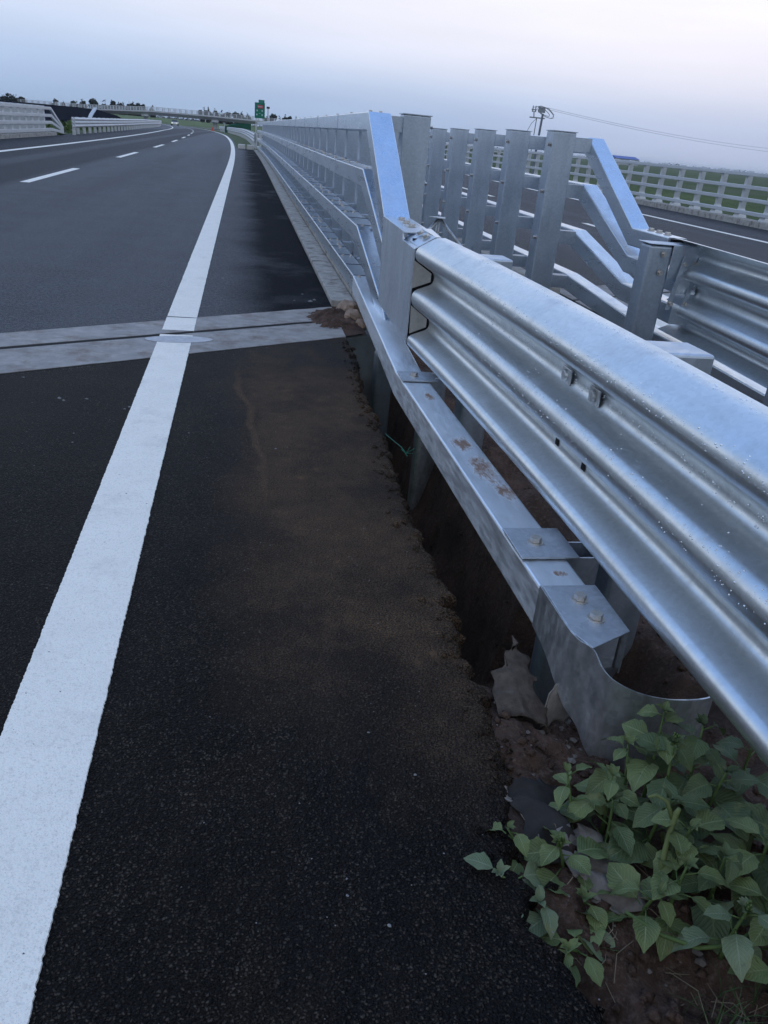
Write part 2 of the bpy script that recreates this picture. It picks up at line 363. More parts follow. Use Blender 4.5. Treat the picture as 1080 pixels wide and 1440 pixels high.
# ================================================================== road geometry
def cx(y): return -2.7e-4 * max(y - 32, 0) ** 2
def cz(y): return -0.004 * max(y - 110, 0)
def rp(x, y, z=0): return (x + cx(y), y, z + cz(y))
def ysteps(a, b):
    out = [a]
    while out[-1] < b: out.append(min(b, out[-1] + max(.6, out[-1] * .05)))
    return out
J_LO = lambda x: 5.95 + .62 * x
J_GR = lambda x: 6.595 + .60 * x
J_UP = lambda x: 7.13 + .64 * x
EDGE = [(-3, .70), (.6, .69), (.87, .685), (.96, .69), (1.09, .655), (1.28, .648), (1.56, .712), (1.79, .735), (2.04, .728), (2.29, .76), (2.53, .757), (2.94, .757), (3.39, .745), (4.06, .79), (4.82, .785), (5.88, .836), (6.6, .85), (9, .85)]
def edge(y):
    for (a, b), (c, d) in zip(EDGE, EDGE[1:]):
        if y <= c:
            t = (y - a) / (c - a); t = max(0, min(1, t)); e = b + (d - b) * t; break
    else: e = .85
    return e + .035 * noise.noise((y * 5, 3, 0)) + .040 * noise.noise((y * 14, 1, 5)) + .022 * noise.noise((y * 41, 9, 2)) + .012 * noise.noise((y * 97, 9, 2))
def strip(mb, xs, ys, zf=lambda x, y: 0, tr=rp):
    b = len(mb.v); n = len(xs)
    for y in ys:
        for x in xs: mb.v.append(tr(x, y, zf(x, y)))
    for j in range(len(ys) - 1):
        for i in range(n - 1): mb.f.append((b + j * n + i, b + j * n + i + 1, b + (j + 1) * n + i + 1, b + (j + 1) * n + i))
# near carriageway, approach side
mb = MB(); cols = [-10.5, -7, -4, -2, -1, -.2, .2, .43]; NR = 520
rows = []
for j in range(NR + 1):
    u = j / NR; row = []
    for x in cols: row.append((x, -3 + (J_LO(x) + 3) * u, 0))
    y = -3 + (J_LO(.8) + 3) * u; e = edge(y)
    sag = .008 + .012 * noise.noise((y * 3, 0, 7))
    row += [(e - .05, y, 0), (e - .015, y, -sag * .6), (e, y, -sag - .012), (e + .006 + .01 * noise.noise((y * 31, 4, 4)), y, -.05), (e - .012 + .014 * noise.noise((y * 19, 2, 8)), y, -.10), (e - .03, y, -.13)]
    rows.append(row)
n = len(rows[0])
for r_ in rows: mb.v += r_
for j in range(NR):
    for i in range(n - 1): mb.f.append((j * n + i, j * n + i + 1, (j + 1) * n + i + 1, (j + 1) * n + i))
tag(mb.build('road', A_NEAR), kind='structure')
# near carriageway, bridge deck and beyond
def deck(x0s, mat, name, ymax=520):
    mb = MB(); ys0 = ysteps(12, ymax); n = len(x0s)
    for x in x0s: mb.v.append(rp(x, J_UP(x)))
    for x in x0s: mb.v.append(rp(x, J_UP(x) * .4 + 16 * .6 if J_UP(x) < 14 else 16))
    ys0 = sorted(set([y for y in ys0 if y > 16.5] + [59.5, 60.5]))
    for y in ys0:
        for x in x0s: mb.v.append(rp(min(x, -.22) if (y > 60 and x < 2) else x, y))
    m = len(mb.v) // n
    for j in range(m - 1):
        for i in range(n - 1): mb.f.append((j * n + i, j * n + i + 1, (j + 1) * n + i + 1, (j + 1) * n + i))
    return tag(mb.build(name, mat), kind='structure')
deck([-10.5, -6, -3, -1, 0, .845], A_DECK, 'bridge_road')
deck([3.74, 6, 9, 12, 15.25], A_RIGHT, 'opposite_bridge_road')
mb = MB()
for x in (3.74, 6, 9, 12, 15.25):
    mb.v += [(x, -6, 0), (x, J_LO(x), 0)]
for i in range(4): mb.f.append((2 * i, 2 * i + 2, 2 * i + 3, 2 * i + 1))
tag(mb.build('opposite_road', A_RIGHT), kind='structure')
# expansion joints (concrete bands either side of a rubber gap)
def joint(x0, x1, name):
    t = MB(); N = int((x1 - x0) / .12)
    def band(fa, fb):
        b = len(t.v)
        for i in range(N + 1):
            x = x0 + (x1 - x0) * i / N; j1 = .012 * noise.noise((x * 9, 1, 1)); j2 = .012 * noise.noise((x * 9, 5, 1))
            ya = fa(x) + (j1 if fa is not J_GR else 0); yb = fb(x) + j2
            t.v += [(x, ya, .004), (x, yb, .004), (x, ya, -.25), (x, yb, -.25)]
        for i in range(N):
            a = b + 4 * i; c = a + 4
            t.f += [(a, c, c + 1, a + 1), (a + 2, c + 2, c, a), (a + 1, c + 1, c + 3, a + 3)]
        t.f += [(b, b + 1, b + 3, b + 2), (b + 4 * N, b + 4 * N + 2, b + 4 * N + 3, b + 4 * N + 1)]
    band(lambda x: J_LO(x) - .004, lambda x: J_GR(x) - .040); band(lambda x: J_GR(x) + .040, lambda x: J_UP(x) + .004)
    tag(t.build(name, C_JOINT), kind='structure')
    t = MB(); t.add([(x0, J_GR(x0) - .041, .0005), (x1, J_GR(x1) - .041, .0005), (x1, J_GR(x1) + .041, .0005), (x0, J_GR(x0) + .041, .0005)], [(0, 1, 2, 3)])
    tag(t.build(name.replace('joint', 'joint_rubber'), RUBBER), kind='structure')
joint(-10.5, .84, 'expansion_joint'); joint(3.74, 15.25, 'opposite_expansion_joint')
# painted markings
mb = MB()
def line(xl, xr, y0, y1, z=.005, rag=.004, step=None, sk0=None):
    ys = []; y = y0
    while y < y1: ys.append(y); y += step or (.006 if y < 3 else .012 if y < 8 else max(.03, y * .012))
    ys.append(y1); b = len(mb.v)
    for y in ys:
        k = 1 if y < 12 else 0
        a = rag * k * (.35 * noise.noise((y * 15, 0, xl)) + .9 * (random.random() - .5)) ; c = rag * k * (.35 * noise.noise((y * 17, 7, xr)) + 1.0 * (random.random() - .5))
        A = rp(xl + a, y, z); C = rp(xr + c, y, z)
        mb.v += [(A[0] - .001, A[1], A[2] - .0045), A, C, (C[0] + .001, C[1], C[2] - .0045)]
    for j in range(len(ys) - 1):
        p = b + 4 * j; q = p + 4
        for i in range(3): mb.f.append((p + i, p + i + 1, q + i + 1, q + i))
XL, XR = -.609, -.368
line(XL, XR, -2.5, J_GR(-.49) - .05, rag=.0035)
line(XL, XR, J_GR(-.49) + .10, 6.86); line(XL, XR, 6.885, 58); line(XL, XR, 58, 500, step=6)
for k in range(-1, 6): line(-4.62, -4.44, 19.1 + 14.1 * k, 25.0 + 14.1 * k, step=2)
for k in range(6, 22): line(-4.62, -4.44, 19.1 + 14.1 * k, 25.0 + 14.1 * k, step=4)
line(-8.02, -7.80, 3, 500, step=4)
line(4.18, 4.40, -4, J_LO(4.3) - .05, step=1); line(4.18, 4.40, J_UP(4.3) + .03, 500, step=4)
line(12.38, 12.58, -4, 500, step=4)
for k in range(0, 12): line(8.3, 8.47, 14.1 * k, 5.9 + 14.1 * k, step=3)
tag(mb.build('road_marking', P_WHITE), kind='structure')
# old paint smear on the joint, and the paint lip crossing it
mb = MB(); N = 36; cxp, cyp = -.46, 6.11; vs = [(cxp, cyp, .0065)]
for i in range(N):
    a = 2 * math.pi * i / N; rr = 1 + .10 * noise.noise((math.cos(a) * 2, math.sin(a) * 2, 4))
    vs.append((cxp + .245 * math.cos(a) * rr, cyp + .105 * math.sin(a) * rr + .03 * math.cos(a), .0065))
mb.add(vs, [(0, 1 + i, 1 + (i + 1) % N) for i in range(N)])
tag(mb.build('old_paint_patch', simple('thin_old_paint', (.52, .53, .55), .6, 0, .3, 25)), kind='structure')
# kerb slabs carrying the barriers, with saw-cut gaps between slabs
def kerb(x0, x1, name, ztop=.045):
    mb = MB(); y = J_UP(x0) + .12; ys = [y]
    while y < 58: y += .62; ys.append(y)
    for a, b in zip(ys, ys[1:]):
        sk = .60 if a < 9 else 0
        def fn(v): return rp(v[0] + .004 * noise.noise((v[1] * 3, v[0], 0)), v[1] + sk * (v[0] - x0) * (1 if v[1] <= ys[0] + .001 else 0), v[2])
        xm = x0 + .23
        mb.box(x0, xm - .004, a + .006, b - .006, -.25, ztop, fn)
        mb.box(xm + .004, x1, a + .004, b - .004, -.28, ztop + .035, fn)
    return tag(mb.build(name, C_KERB, bevel=.008), kind='structure')
kerb(.85, 1.75, 'kerb'); 
mb = MB(); y = J_UP(3.3); ys = [y]
while y < 58: y += 1.05; ys.append(y)
for a, b in zip(ys, ys[1:]): mb.box(2.85, 3.73, a + .005, b - .005, -.28, .07, lambda v: rp(*v))
tag(mb.build('opposite_kerb', C_KERB, bevel=.008), kind='structure')
# deck slabs and abutment below
mb = MB()
for x0, x1, yy in ((-10.5, 1.7, 7.3), (2.9, 15.8, 9.2)):
    strip(mb, [x0, x1], [yy + .62 * 0] + ysteps(12, 58), lambda x, y: -.5)
    b = len(mb.v); ys = [yy] + ysteps(12, 58)
    for X_ in (x0, x1):
        strip(mb, [X_], ys); k = len(mb.v) - len(ys)
        for y in ys: mb.v.append(rp(X_, y, -.8))
        for j in range(len(ys) - 1): mb.f.append((k + j, k + j + 1, k + len(ys) + j + 1, k + len(ys) + j))
for v in range(len(mb.v)): mb.v[v] = (mb.v[v][0], mb.v[v][1], mb.v[v][2] - .02)
tag(mb.build('bridge_slab', C_DARK), kind='structure')
mb = MB(); mb.box(.80, 3.78, 0, .35, -3.2, -.03, lambda v: (v[0], v[1] + J_LO(v[0]) + .12, v[2]))
tag(mb.build('abutment', C_DARK, bevel=.02), kind='structure')
# ground
mb = MB()
S = 7000; xs = [-S, -1500, -400, -120, -60, -30, -12, 0, 17, 30, 60, 150, 400, 1500, S]; ys = [-400, -50, 0, 20, 40, 60, 100, 160, 300, 600, 1500, S]
def gz(x, y):
    if -12.5 < x < 16.5: return -4
    return -3.0 + .25 * noise.noise((x * .02, y * .02, 0))
strip(mb, xs, ys, gz, lambda x, y, z: (x, y, z))
tag(mb.build('ground', FIELD), kind='structure')
# embankment that the road runs on after the bridge
mb = MB(); ys = [59] + ysteps(64, 520)
strip(mb, [-60, -26, -16, -11.2, -10.3, .3, 2.2, 3.2, 3.9, 15.5, 17.5, 28, 60], ys, lambda x, y: {-60: -3.4, -26: -2.6 , -16: -.7, -11.2: -.06, -10.3: -.04, .3: -.02, 2.2: .0, 3.2: .0, 3.9: -.03, 15.5: -.05, 17.5: -.3, 28: -2.9, 60: -3.6}[x] + (.06 * noise.noise((x, y * .3, 0)) if abs(x - 2.7) < 1 else 0))
tag(mb.build('embankment', GRASS), kind='structure')
# eroded soil between the carriageways
def soilz(x, y):
    n = noise.fractal((x * 2.6, y * 2.6, 1), 1.0, 2.0, 6) ; n2 = noise.fractal((x * 11, y * 11, 3), .9, 2.1, 4)
    base = -.20 + .05 * n
    def sm(a, b, t): t = max(0, min(1, (t - a) / (b - a))); return t * t * (3 - 2 * t)
    pit = sm(1.95, 2.35, y) * (1 - sm(1.12 if y > 3 else 1.25, 1.40 if y > 3 else 1.6, x)) * .72
    near = sm(1.9, 1.3, y) if False else (1 - sm(1.0, 2.0, y)) * .10
    lip = (1 - sm(.72, .98, x)) * (1 - sm(1.9, 2.15, y)) * .07
    lump = .15 * math.exp(-((x - .86) / .16) ** 2 - ((y - 1.82) / .30) ** 2)
    z = base - pit + near + lip + lump + .06 * n * (1 + pit) + .022 * n2
    if x > 3.2: z = min(z, -.10)
    return min(z, -.02)
mb = MB(); xs = []; x = .55
while x < 3.9: xs.append(x); x += .018 if x < 1.9 else .06
ysn = []; y = -1.5
while y < 8.6: ysn.append(y); y += .02 if .4 < y < 3 else .05
strip(mb, xs, ysn, soilz, lambda x, y, z: (x, min(y, J_LO(x) + .15), z))
o = mb.build('soil', SOIL, smooth=True); tag(o, kind='structure')
mb = MB()
for i in range(1500):
    x = random.uniform(.72, 2.2) if i % 3 else random.uniform(.7, 1.3); y = random.uniform(.7, 5.5) if i % 2 else random.uniform(.8, 2.6)
    r = random.choice((.005, .007, .009, .013, .022)) * random.uniform(.6, 1.2); z = soilz(x, y) + r * .3
    vs = []
    for p in ((1, 0, 0), (-1, 0, 0), (0, 1, 0), (0, -1, 0), (0, 0, 1), (0, 0, -1)):
        k = r * random.uniform(.7, 1.25); vs.append((x + p[0] * k, y + p[1] * k, z + p[2] * k * .7))
    mb.add(vs, [(0, 2, 4), (2, 1, 4), (1, 3, 4), (3, 0, 4), (2, 0, 5), (1, 2, 5), (3, 1, 5), (0, 3, 5)])
tag(mb.build('soil_clods', SOIL, smooth=True), 'brown crumbs of earth scattered over the washed out soil', 'soil crumbs', kind='stuff')

mb = MB(); random.seed(31)
for i in range(520):
    y = random.uniform(.5, 6.3); x = edge(y) + random.gauss(-.005, .035); r = random.choice((.006, .009, .012, .018)) * random.uniform(.6, 1.2)
    z = (.0 if x < edge(y) - .02 else -.03 if x < edge(y) + .01 else soilz(x, y)) + r * .2
    vs = []
    for p in ((1, 0, 0), (-1, 0, 0), (0, 1, 0), (0, -1, 0), (0, 0, 1), (0, 0, -1)):
        k = r * random.uniform(.6, 1.3); vs.append((x + p[0] * k, y + p[1] * k, z + p[2] * k * .8))
    mb.add(vs, [(0, 2, 4), (2, 1, 4), (1, 3, 4), (3, 0, 4), (2, 0, 5), (1, 2, 5), (3, 1, 5), (0, 3, 5)])
tag(mb.build('asphalt_crumbs', A_NEAR), 'dark crumbs of broken asphalt along the ragged pavement edge', 'asphalt crumbs', kind='stuff')

# ================================================================== barriers
def rrect(x0, x1, z0, z1, r=.010, n=2):
    out = []
    for cxx, czz, a0 in ((x1 - r, z0 + r, -90), (x1 - r, z1 - r, 0), (x0 + r, z1 - r, 90), (x0 + r, z0 + r, 180)):
        for i in range(n + 1):
            a = R(a0 + 90 * i / n); out.append((cxx + r * math.cos(a), czz + r * math.sin(a)))
    return out
def follow(x, y0, y1, z, step=3.0):
    pts = []; y = y0
    while y < y1 - .01: pts.append(rp(x, y, z)); y += step if y >= 20 else step * 1
    pts.append(rp(x, y1, z)); return pts
def make_post(mirror, px, py, h0, h1, w_=.25, d=.20, levels=(), rail_h=.15, root=None, mat=G_POST, railx=None, detail=True):
    """a box post with cap plate, bolts, foot plate and the brackets that carry the rails"""
    p = MB(); p.box(px, px + w_, py - d / 2, py + d / 2, h0, h1)
    post = p.build('post', mat, root, bevel=.012, seg=3)
    c = MB(); c.box(px - .008, px + w_ + .008, py - d / 2 - .008, py + d / 2 + .008, h1, h1 + .008); cap = c.build('cap', mat, post)
    f = MB(); f.box(px - .06, px + w_ + .06, py - d / 2 - .05, py + d / 2 + .05, h0 - .004, h0 + .018)
    for sx in (px - .05, px + w_ + .012): 
        f.prism([(sx, h0 + .018), (sx + .038, h0 + .018), (sx + .038 if sx < px else sx, h0 + .26)], py - .006, py + .006)
    for sy in (-1, 1):
        yy = py + sy * (d / 2 + .02); f.box(px + w_ / 2 - .006, px + w_ / 2 + .006, min(yy, py + sy * d / 2), max(yy, py + sy * d / 2) + .0, h0 + .018, h0 + .2)
    foot = f.build('foot_plate', mat, post)
    if detail:
        for z in levels:
            zz = z - rail_h / 2
            bolt((px + w_, py - d * .28, zz), (1, 0, 0), .014, .022, post)
            bolt((px, py - d * .28, zz - .02), (-1, 0, 0), .018, .03, post)
    for z in levels:
        a0, a1 = (railx, px) if railx < px else (px + w_, railx)
        k = MB(); k.box(a0, a1, py - .07, py + .07, z - rail_h + .012, z - .012); k.build('bracket', mat, post)
    return post
def parapet_posts(root, ys, levels, px, mirror, railx, w_=.25, d=.2, near=22):
    first = make_post(mirror, px, ys[0], .07, 1.70, levels=levels, root=root, railx=railx, w_=w_, d=d)
    for y in ys[1:]:
        loc = Vector((cx(y) - cx(ys[0]), y - ys[0], cz(y)))
        if y < near: dup_tree(first, root, loc)
        else:
            c = dup(first, root, loc)
            for ch in first.children:
                if not ch.name.startswith('bolt'): dup(ch, c)
# ---- left bridge railing
LX = 1.05
LL = [1.69, 1.225, .735, .275]
STRAP = simple('strap_dark', (.09, .10, .12), .6, .3)
rootL = empty('bridge_railing', (1.4, 9, .07)); tag(rootL, 'galvanised four-rail bridge railing on the kerb of the near shoulder, top rail slanting down', 'bridge railing')
RW, RH = .20, .15
prof = rrect(0, RW, -RH, 0, .009)
yp = [7.78 + 1.4 * k for k in range(36)]
bendL = [(7.57, 1.69, 6.33, .966), (7.69, 1.233, 6.30, .69), (7.84, .735, 6.25, .30)]
for i, (ya, za, yb, zb) in enumerate(bendL):
    path = [(LX + (.03 if i else 0), yb - (.9 if i == 0 else .35), zb - (.006 if i == 0 else .0)), (LX + (.03 if i else 0), yb, zb), rp(LX, ya, za)] + [q for q in follow(LX, 10, 58, LL[i])]
    if i: path[0] = (LX + .04, yb - .30, zb - .12)
    if i == 0: path = path[1:]; path[0] = (LX, yb - .02, zb)
    m_ = MB(); m_.sweep(prof, path); recalc(m_.build('rail', G_RAIL, rootL))
m_ = MB(); m_.sweep(rrect(0, .17, -.145, 0, .009), [rp(LX, 7.88, .275)] + follow(LX, 10, 58, .275)); recalc(m_.build('rail', G_RAIL, rootL))
for k, y in enumerate(yp):      # splice seams and bolts standing on the rail tops
    for i, z in enumerate(LL):
        if y < 19 and i:
            for dy in (.0, .70):
                q = rp(LX, y + dy + .10, z); wd_ = RW if i < 3 else .17; sp = MB(); sp.box(q[0] + .012, q[0] + wd_ + .03, q[1], q[1] + .014, z, z + .004); sp.build('strap', STRAP, rootL)
                sp = MB(); sp.box(q[0] + wd_ + .006, q[0] + wd_ + .05, q[1] - .05, q[1] - .042, z - .14, z + .012); sp.build('clip', G_POST, rootL)
        if y < 20:
            for dx in (.05, .14): bolt(rp(LX + dx, y + .01, z), (0, 0, 1), .015, .014, rootL)
        if k % 2 == 0 and k and y < 30:
            c0 = rp(LX - .003, y - .55, z); sp = MB()
            sp.box(c0[0], c0[0] + (RW if i < 3 else .17) + .006, y - .55, y - .535, z - RH - .003, z + .003); sp.build('splice', G_POST, rootL)
            if y < 15:
                for dy in (-.14, -.08, .08, .14): bolt(rp(LX + .10, y - .545 + dy, z), (0, 0, 1), .014, .013, rootL)
parapet_posts(rootL, yp, LL, 1.38, False, LX + RW, w_=.25, d=.18)
# short round drain pipes standing between rails and posts
for y, z in ((8.55, .70), (9.9, .70)):
    dp = MB(); dp.cyl((1.33, y, z - .18), (1.33, y, z + .02), .035, n=16, cap=False); dp.cyl((1.33, y, z - .18), (1.33, y, z + .02), .031, n=16, cap=False)
    dp.build('sleeve', G_POST, rootL, smooth=True)
# transition box plate
m_ = MB()
def plate(poly, x0, x1, m):
    n = len(poly); m.add([(x0, y, z) for y, z in poly] + [(x1, y, z) for y, z in poly], [tuple(range(n)), tuple(range(2 * n - 1, n - 1, -1))] + [(i, n + i, n + (i + 1) % n, (i + 1) % n) for i in range(n)])
plate([(6.33, .965), (5.49, .953), (5.47, .900), (5.09, .893), (5.06, .885), (5.06, .315), (5.40, .300), (5.41, .345), (5.52, .318), (6.25, .336)], LX - .004, LX + .006, m_)
tp = m_.build('transition_plate', G_PLATE, rootL, bevel=.002); recalc(tp)
m_ = MB()
m_.add([(LX, 6.32, .966), (LX + RW, 6.32, .966), (LX + RW, 5.47, .955), (LX, 5.47, .953), (LX, 6.32, .955), (LX + RW, 6.32, .955), (LX + RW, 5.47, .944), (LX, 5.47, .942)],
       [(0, 1, 2, 3), (4, 7, 6, 5), (0, 3, 7, 4), (1, 5, 6, 2), (2, 6, 7, 3), (0, 4, 5, 1)])
m_.box(LX + RW - .006, LX + RW, 5.47, 6.32, .34, .95)
recalc(m_.build('transition_top', G_RAIL, rootL, bevel=.002))
m_ = MB()
pts = [(LX - .003, .893), (LX + .02, .908), (LX + .125, .972), (LX + .16, .972)]
for (x0, z0), (x1, z1) in zip(pts, pts[1:]):
    m_.add([(x0, 5.06, z0), (x1, 5.06, z1), (x1 + .03, 5.50, z1 + .004), (x0 + .0, 5.50, z0 + .004), (x0, 5.06, z0 - .007), (x1, 5.06, z1 - .007), (x1 + .03, 5.50, z1 - .003), (x0, 5.50, z0 - .003)], [(0, 1, 2, 3), (4, 7, 6, 5), (0, 4, 5, 1), (2, 6, 7, 3), (0, 3, 7, 4), (1, 5, 6, 2)])
recalc(m_.build('end_cap', G_RAIL, rootL))
for y, dx in ((6.12, .10), (5.92, .10), (5.72, .10)): bolt((LX + dx, y, .966 - (6.32 - y) * .012), (0, 0, 1), .024, .016, rootL)
for y, dx in ((5.36, .09), (5.18, .09)): bolt((LX + dx, y, .955), (-.5, 0, 1), .022, .014, rootL)

# ---- wave (three-crest) beam
def fillet(pts, r=.032, n=4):
    out = [pts[0]]
    for a, b, c in zip(pts, pts[1:], pts[2:]):
        a, b, c = Vector(a), Vector(b), Vector(c); u = (a - b); v = (c - b); k = min(r, u.length * .48, v.length * .48); p0 = b + u.normalized() * k; p1 = b + v.normalized() * k
        for i in range(n + 1):
            t = i / n; out.append(tuple(p0 * (1 - t) ** 2 + b * 2 * t * (1 - t) + p1 * t * t))
    return out + [pts[-1]]
WP = [(.175, .972), (.125, .970), (0, .898), (0, .835), (.135, .758), (.135, .694), (0, .643), (0, .560), (.135, .474), (.135, .410), (0, .360), (0, .300), (.12, .248), (.135, .240)]
def wave(flip=1, z0=.0):
    o_ = fillet(WP, .045, 4)
    nrm = []
    for i, p in enumerate(o_):
        a = Vector(o_[max(i - 1, 0)]); b = Vector(o_[min(i + 1, len(o_) - 1)]); t = (b - a).normalized(); nrm.append((-t[1], t[0]))
    inn = [(p[0] + abs(0) - q[0] * -.006 * -1, p[1] - q[1] * .006 * -1 * -1) for p, q in zip(o_, nrm)]
    inn = [(p[0] + .006, p[1]) for p in o_]
    return [(a * flip, b + z0) for a, b in o_] + [(a * flip, b + z0) for a, b in reversed(inn)]
def wpath(pts, n=8):
    out = []
    for i in range(len(pts) - 1):
        p0 = Vector(pts[max(i - 1, 0)]); p1 = Vector(pts[i]); p2 = Vector(pts[i + 1]); p3 = Vector(pts[min(i + 2, len(pts) - 1)])
        for k in range(n):
            t = k / n; out.append(tuple(.5 * ((2 * p1) + (-p0 + p2) * t + (2 * p0 - 5 * p1 + 4 * p2 - p3) * t * t + (-p0 + 3 * p1 - 3 * p2 + p3) * t ** 3)))
    return out + [tuple(pts[-1])]
WPATH = wpath([(1.052, 5.035, 0), (1.090, 4.3, 0), (1.125, 3.4, -.003), (1.155, 2.6, -.012), (1.180, 1.8, -.024), (1.195, 1.0, -.034), (1.20, 0.2, -.04), (1.20, -1.2, -.04)])
rootW = empty('wave_beam_guardrail', (1.45, 2.5, -.2)); tag(rootW, 'bright three-wave guardrail beam with water drops, nearest the camera on the right', 'guardrail')
m_ = MB(); m_.sweep(wave(), list(reversed(WPATH))); beam = recalc(m_.build('wave_beam', G_THRIE, rootW, smooth=True, auto=60))
def wx(y):
    for a, b in zip(WPATH, WPATH[1:]):
        if b[1] <= y <= a[1]:
            t = (y - a[1]) / (b[1] - a[1]); return a[0] + (b[0] - a[0]) * t, a[2] + (b[2] - a[2]) * t
    return 1.14, 0
# plates that close the two valleys, seen just before the beam starts
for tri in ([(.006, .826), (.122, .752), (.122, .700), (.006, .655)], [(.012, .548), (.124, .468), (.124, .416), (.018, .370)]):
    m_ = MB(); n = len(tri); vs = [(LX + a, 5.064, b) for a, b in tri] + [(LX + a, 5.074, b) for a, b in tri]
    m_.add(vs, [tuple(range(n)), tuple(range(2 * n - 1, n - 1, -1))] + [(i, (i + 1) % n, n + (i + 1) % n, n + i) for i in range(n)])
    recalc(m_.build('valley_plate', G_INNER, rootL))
m_ = MB(); m_.box(LX + .03, LX + .20, 5.30, 5.31, .30, .93); m_.build('inner_shade_sheet', BLACK, rootL)  # black sheet stands in for the shade inside the hollow box
# beam bolts, slots and the spacer blocks on tube posts behind
for (yb, zb, dx) in ((2.92, .724, .133), (2.66, .724, .133)):
    x0, dz = wx(yb); m_ = MB()
    m_.box(x0 + dx - .016, x0 + dx - .008, yb - .045, yb + .045, zb - .03 + dz, zb + .03 + dz)
    m_.cyl((x0 + dx - .028, yb, zb + dz), (x0 + dx - .015, yb, zb + dz), .020, .026, 14)
    m_.build('bolt', G_OLD, rootW, bevel=.003)
for yb in (2.92, 2.66):
    x0, dz = wx(yb); m_ = MB(); m_.box(x0 + .1325, x0 + .1335, yb - .018, yb + .018, .430 + dz, .456 + dz); m_.build('slot', BLACK, rootW)
bx0 = MB(); bx0.box(1.305, 1.555, 2.41, 2.60, .70, .940)
blk = bx0.build('spacer_block', G_POST, rootW, bevel=.012, seg=3)
bb = MB(); bb.box(1.352, 1.548, 2.403, 2.4095, -1.0, .69); 
pm = MB(); pm.box(1.37, 1.54, 2.42, 2.59, -1.0, .705); pst = pm.build('post', G_POST, rootW, bevel=.02, seg=4)
for (dy, dxx) in ((2.07, -.055),):
    for o_ in (blk, pst):
        dup(o_, rootW, Vector((dxx, dy, 0)))
# rain drops
m_ = MB(); P_ = fillet(WP, .045, 4)
for i in range(2600):
    y = .75 + 3.6 * random.random() ** 1.7; cl = noise.noise((y * 2.5, i % 7, 0))
    k = random.choice((1, 2, 7, 8, 9, 13, 14, 19, 20, 21, 26, 27, 31, 32)); k = min(k + random.randint(-1, 1), len(P_) - 2); k = max(k, 0)
    a, b = Vector(P_[k]), Vector(P_[k + 1]); t = random.random(); p = a + (b - a) * t; tg = (b - a)
    if tg.length < 1e-5: continue
    tg.normalize(); nx, nz = (tg[1], -tg[0])
    if nz < -.25: continue
    nrm = Vector((nx, 0, nz)); x0, dz = wx(y)
    if nx > 0.2: continue
    r = random.choice((.0013, .0016, .0022, .0032)) * random.uniform(.8, 1.2)
    base = Vector((x0 + p[0], y, p[1] + dz)); ax1 = Vector((0, 1, 0)); ax2 = nrm.cross(ax1)
    vs = [base + nrm * r * .8]
    for ring, hh in ((.6, .6), (1.0, .05)):
        for q in range(7): aa = 2 * math.pi * q / 7; vs.append(base + (ax1 * math.cos(aa) + ax2 * math.sin(aa)) * r * ring + nrm * r * hh)
    m_.add(vs, [(0, 1 + q, 1 + (q + 1) % 7) for q in range(7)] + [(1 + q, 8 + q, 8 + (q + 1) % 7, 1 + (q + 1) % 7) for q in range(7)])
wm = Mat('water'); wm.p.inputs['Transmission Weight'].default_value = .0
water = wm.fin((.85, .90, .95), .22, .55)
o = m_.build('water_drops', water, rootW, smooth=True); o['kind'] = 'stuff'; recalc(o)

# ---- rub rail (lowest rail) on short posts, with its curled end
rootR = empty('rub_rail', (1.0, 4.0, -.5)); tag(rootR, 'low square rub rail smeared with soil, ending in a curled plate', 'rub rail')
m_ = MB(); m_.sweep(rrect(0, .17, -.15, 0, .008), [(.985, 1.90, .207), (.975, 2.15, .208), (.94, 4.75, .200), rp(LX, 7.86, .276)]); recalc(m_.build('rail', G_RUB, rootR))
tpx = [(1.255, 5.12), (1.225, 2.48)]
sp_ = []
for i, (x, y) in enumerate([(1.245, 2.50), (1.225, 4.95)]):
    t = MB(); pr = []
    W_, D_, T_ = .10, .13, .007
    zt = .16 if i == 0 else .13
    outer = rrect(x - W_ / 2 - .02, x + W_ / 2 + .04, y - D_ / 2, y + D_ / 2, .035, 4); inner = rrect(x - W_ / 2 - .02 + T_, x + W_ / 2 + .04 - T_, y - D_ / 2 + T_, y + D_ / 2 - T_, .030, 4)
    n = len(outer); vs = [(a, b, -1.1) for a, b in outer] + [(a, b, zt) for a, b in outer] + [(a, b, zt) for a, b in inner] + [(a, b, -.6) for a, b in inner]
    fs = []
    for k in range(3):
        for j in range(n): fs.append((k * n + j, k * n + (j + 1) % n, (k + 1) * n + (j + 1) % n, (k + 1) * n + j))
    t.add(vs, fs); o_ = t.build('short_post', G_OLD if i else G_POST, rootR, smooth=True, auto=40); recalc(o_)
# wide underground tubes seen below the rail
galv('dark_tube', (.10, .12, .13), (.15, .17, .19), .5, .65, .5)
t = MB(); t.box(.985, 1.12, 5.75, 5.90, -1.2, .06); t.build('short_post', bpy.data.materials['dark_tube'], rootR, bevel=.03, seg=4)
# clamp plates with bolts
for (x0, x1, y0, y1, z, sk) in ((.972, 1.185, 2.33, 2.56, .213, 0), (.945, 1.155, 4.52, 4.72, .207, 0)):
    t = MB(); t.box(x0 - .004, x1, y0, y1, z, z + .008); cp = t.build('clamp_plate', G_PLATE, rootR, bevel=.002)
    bolt(((x0 + x1) / 2 - .02, (y0 + y1) / 2, z + .008), (0, 0, 1), .022, .017, cp)
